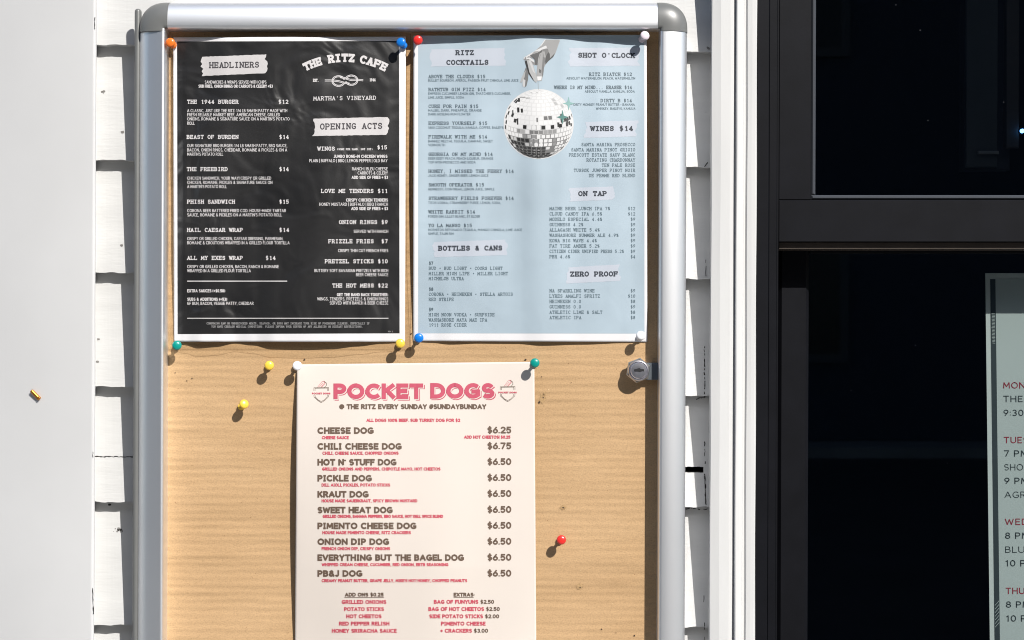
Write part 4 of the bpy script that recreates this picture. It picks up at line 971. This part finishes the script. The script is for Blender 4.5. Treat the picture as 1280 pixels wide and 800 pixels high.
# two small shield emblems with a bun and a red band
for ex, ey in ((401.6, 0), (634.6, -1.2)):
    for d in (0, 1.5):
        P.ribbon([(ex - 9.2 + d, 488.5 + ey), (ex - 9.2 + d, 484.6 + ey + d*.4), (ex + 9.2 - d, 484.4 + ey + d*.4), (ex + 9.2 - d, 488.5 + ey)], .45, 1)
        P.ribbon([(ex - 9.2 + d, 493.6 + ey), (ex - 9 + d, 496 + ey), (ex - 4.2 + d*.4, 500.6 + ey - d*.4), (ex, 503.2 + ey - d), (ex + 4.2 - d*.4, 500.6 + ey - d*.4), (ex + 9 - d, 496 + ey), (ex + 9.2 - d, 493.6 + ey)], .45, 1)
    Q.text('POCKET DOGS', ex - 11.6, ex + 11.4, 492.9 + ey, 2.2, .30)
    Q.ribbon([(ex - 4.6, 484 + ey), (ex + .6, 477.4 + ey), (ex + 3.2, 476.4 + ey), (ex + 4.4, 478.4 + ey), (ex - .4, 484 + ey)], .4, 2); Q.ribbon([(ex - 2.4, 483.6 + ey), (ex + 2, 478.6 + ey)], .4, 3)
    P.ribbon([(ex + 3.4, 476.4 + ey), (ex + 6.4, 478.8 + ey), (ex + 6.6, 481.6 + ey), (ex + 4, 484.2 + ey)], .5, 3); Q.ribbon([(ex + .6, 483.8 + ey), (ex + 5.2, 479 + ey)], .4, 4)
PRI.build('price_lettering', M['brown_ink'], bm3, surf3, .0002); P.build('brown_lettering', M['brown_ink'], bm3, surf3, .0002); Q.build('red_lettering', M['red_ink'], bm3, surf3, .00022)

# ------------------------------------------------------------------ poster behind the lower glass
YP = .070
M['poster'] = mat('grey_green_poster', (.67, .71, .70), .6, var=.05, vscale=6)
M['poster_white'] = mat('white_poster_border', (.82, .84, .82), .6)
M['poster_ink'] = mat('dark_poster_print', (.05, .065, .075), .6)
M['poster_red'] = mat('crimson_poster_print', (.42, .03, .06), .6)
surfp = lambda x, y: YP
ps = empty('schedule_poster', W(1380, 900, YP)); tag(ps, 'pale schedule poster with red weekday headings behind the lower window glass', 'poster')
def pt_(x, y): return x + (y - 342) * .0125, y
P = Print(); P.patch(lambda u, v_: pt_(1231.6 + 260*u, 341.5 + 560*v_), 40, 60, 0); o = P.build('paper', M['poster_white'], ps, surfp, 0)
P = Print(); P.patch(lambda u, v_: pt_(1244.2 + 236*u, 348.5 + 540*v_), 40, 60, 0); P.build('printed_panel', M['poster'], ps, surfp, .00025)
P = Print(); P.patch(lambda u, v_: pt_(1237.6 + 6.6*u, 348.8 + 540*v_), 2, 60, 0); P.build('side_stripe', M['poster_ink'], ps, surfp, .00025)
P = Print()
for i in range(22):
    y = 392 + i * 1.75; P.ribbon([pt_(1238.6 + hash01(i, 1), y), pt_(1243.4 - hash01(i, 2), y + .3)], .6, 0)
P.build('stripe_marks', M['poster'], ps, surfp, .0005); P = Print()
for i in range(7): P.ribbon([pt_(1238.4, 757 + i*4.5), pt_(1243.6, 751 + i*4.5)], .5, 0)
P.build('stripe_marks', M['poster'], ps, surfp, .0005)
X0 = 1254.0 - 1.7
def pl(nm, mk, t, base, n_px, wt, cap=8.0):
    q = Print(); q.text(t, X0, X0 + n_px, base, cap, wt, tf=pt_); q.build(nm, M[mk], ps, surfp, .0005)
for t, b_, wpx in (('MONDAY', 485.6, 54), ('TUESDAY', 554, 58), ('WEDNESDAY', 656.2, 86), ('THURSDAY', 742.6, 66)): pl('weekday_heading', 'poster_red', t, b_, wpx, .14)
for t, b_, wpx, wt in (('THEM', 502.6, 35, .14), ('9:30 PM', 520, 47, .14), ('7 PM', 570.8, 30, .15), ('SHOW', 588, 35, .11), ('9 PM', 605, 30, .15), ('AGRE', 622.4, 34, .11), ('8 PM', 673.5, 30, .15), ('BLUE', 691, 32, .11), ('10 PM', 708, 36, .15), ('8 PM', 759.6, 30, .15), ('10 PM', 777, 36, .15)): pl('lettering', 'poster_ink', t, b_, wpx, wt)

# ------------------------------------------------------------------ push pins
def plastic(name, col): 
    m = mat(name, col, .28, spec=.5, var=.06, vscale=500)
    b = m.node_tree.nodes["Principled BSDF"]; b.inputs["Subsurface Weight"].default_value = .15; b.inputs["Subsurface Radius"].default_value = (.002, .002, .002); return m
PC = {'orange': plastic('orange_plastic', (.78, .17, .02)), 'blue': plastic('blue_plastic', (.005, .17, .60)), 'red': plastic('red_plastic', (.66, .03, .025)),
      'lilac': plastic('pale_lilac_plastic', (.68, .60, .66)), 'green': plastic('teal_green_plastic', (.002, .25, .21)), 'yellow': plastic('yellow_plastic', (.76, .52, .06)), 'white': plastic('white_plastic', (.80, .80, .82))}
HEADP = [(.0028, .0000), (.0032, .0004), (.0032, .0012), (.0026, .0018), (.0016, .0024), (.0014, .0042), (.0015, .0090), (.0019, .0100), (.0036, .0105), (.0042, .0111), (.0043, .0119), (.0040, .0128), (.0032, .0134), (.0018, .0138), (.0003, .0139)]
pin_mesh = {}
def make_pin(col):
    v, f = lathe(HEADP, (0, 0, 0), (0, 0, 1), 28); me = bpy.data.meshes.new('head_' + col); me.from_pydata([tuple(q) for q in v], [], f)
    for p_ in me.polygons: p_.use_smooth = True
    me.materials.append(PC[col]); return me
v, f = lathe([(.0001, -.0085), (.0005, -.006), (.0006, .001)], (0, 0, 0), (0, 0, 1), 10); ndl = bpy.data.meshes.new('needle'); ndl.from_pydata([tuple(q) for q in v], [], f); ndl.materials.append(M['needle'])
flat = lambda x, y: -.0007
def pin(col, hx_, hy_, surf, tx, ty, label, lift=0.0):
    """head centre at photo (hx_, hy_); tx, ty = photo offset of the head from its base"""
    if col not in pin_mesh: pin_mesh[col] = make_pin(col)
    bx, by = hx_ - tx, hy_ - ty
    base = W(bx, by, surf(bx, by) - .0006 - lift)
    tip = W(hx_, hy_, base.y - .0125)
    d = (tip - base).normalized()
    e = empty('push_pin', base); e.rotation_euler = d.to_track_quat('Z', 'Y').to_euler()
    tag(e, label, 'push pin', 'push pins in the notice case')
    for nm, me in (('pin_head', pin_mesh[col]), ('needle', ndl)):
        o = bpy.data.objects.new(nm, me); link(o, e)
pin('orange', 212.6, 53.0, surf1, -4.2, -3.6, 'orange push pin at the top left corner of the black menu', .0006)
pin('blue', 500.9, 52.6, surf1, -4.2, -4.6, 'blue push pin tilted at the top right corner of the black menu', .0006)
pin('red', 522.4, 50.2, surf2, .6, -.6, 'red push pin at the top left corner of the pale blue menu')
pin('lilac', 806.4, 44.2, surf2, 4.4, -5.2, 'pale translucent looking push pin at the top right corner of the blue menu')
pin('green', 221.2, 431.6, flat, .6, -1.2, 'green push pin under the bottom left corner of the black menu', .0012)
pin('yellow', 500.3, 429.2, flat, .6, -1.4, 'yellow push pin at the bottom right corner of the black menu', .0006)
pin('blue', 523.6, 422.4, surf2, .6, -.8, 'blue push pin at the bottom left corner of the pale blue menu')
pin('white', 801.2, 419.2, surf2, 1.6, -2.8, 'white push pin at the bottom right corner of the pale blue menu')
pin('yellow', 336.6, 456.8, flat, .8, -1.4, 'yellow push pin in bare board left of the white pin above the cream menu')
pin('white', 371.6, 457.2, surf3, .8, -.6, 'white push pin at the top left corner of the cream menu')
pin('yellow', 305.8, 504.4, flat, 4.4, -4.2, 'lowest yellow push pin, leaning in the bare board left of the cream menu')
pin('green', 668.6, 453.6, surf3, .8, -1.4, 'green push pin at the top right corner of the cream menu')
pin('red', 701.8, 674.8, flat, 1.2, -.2, 'red push pin alone in the bare board right of the cream menu')
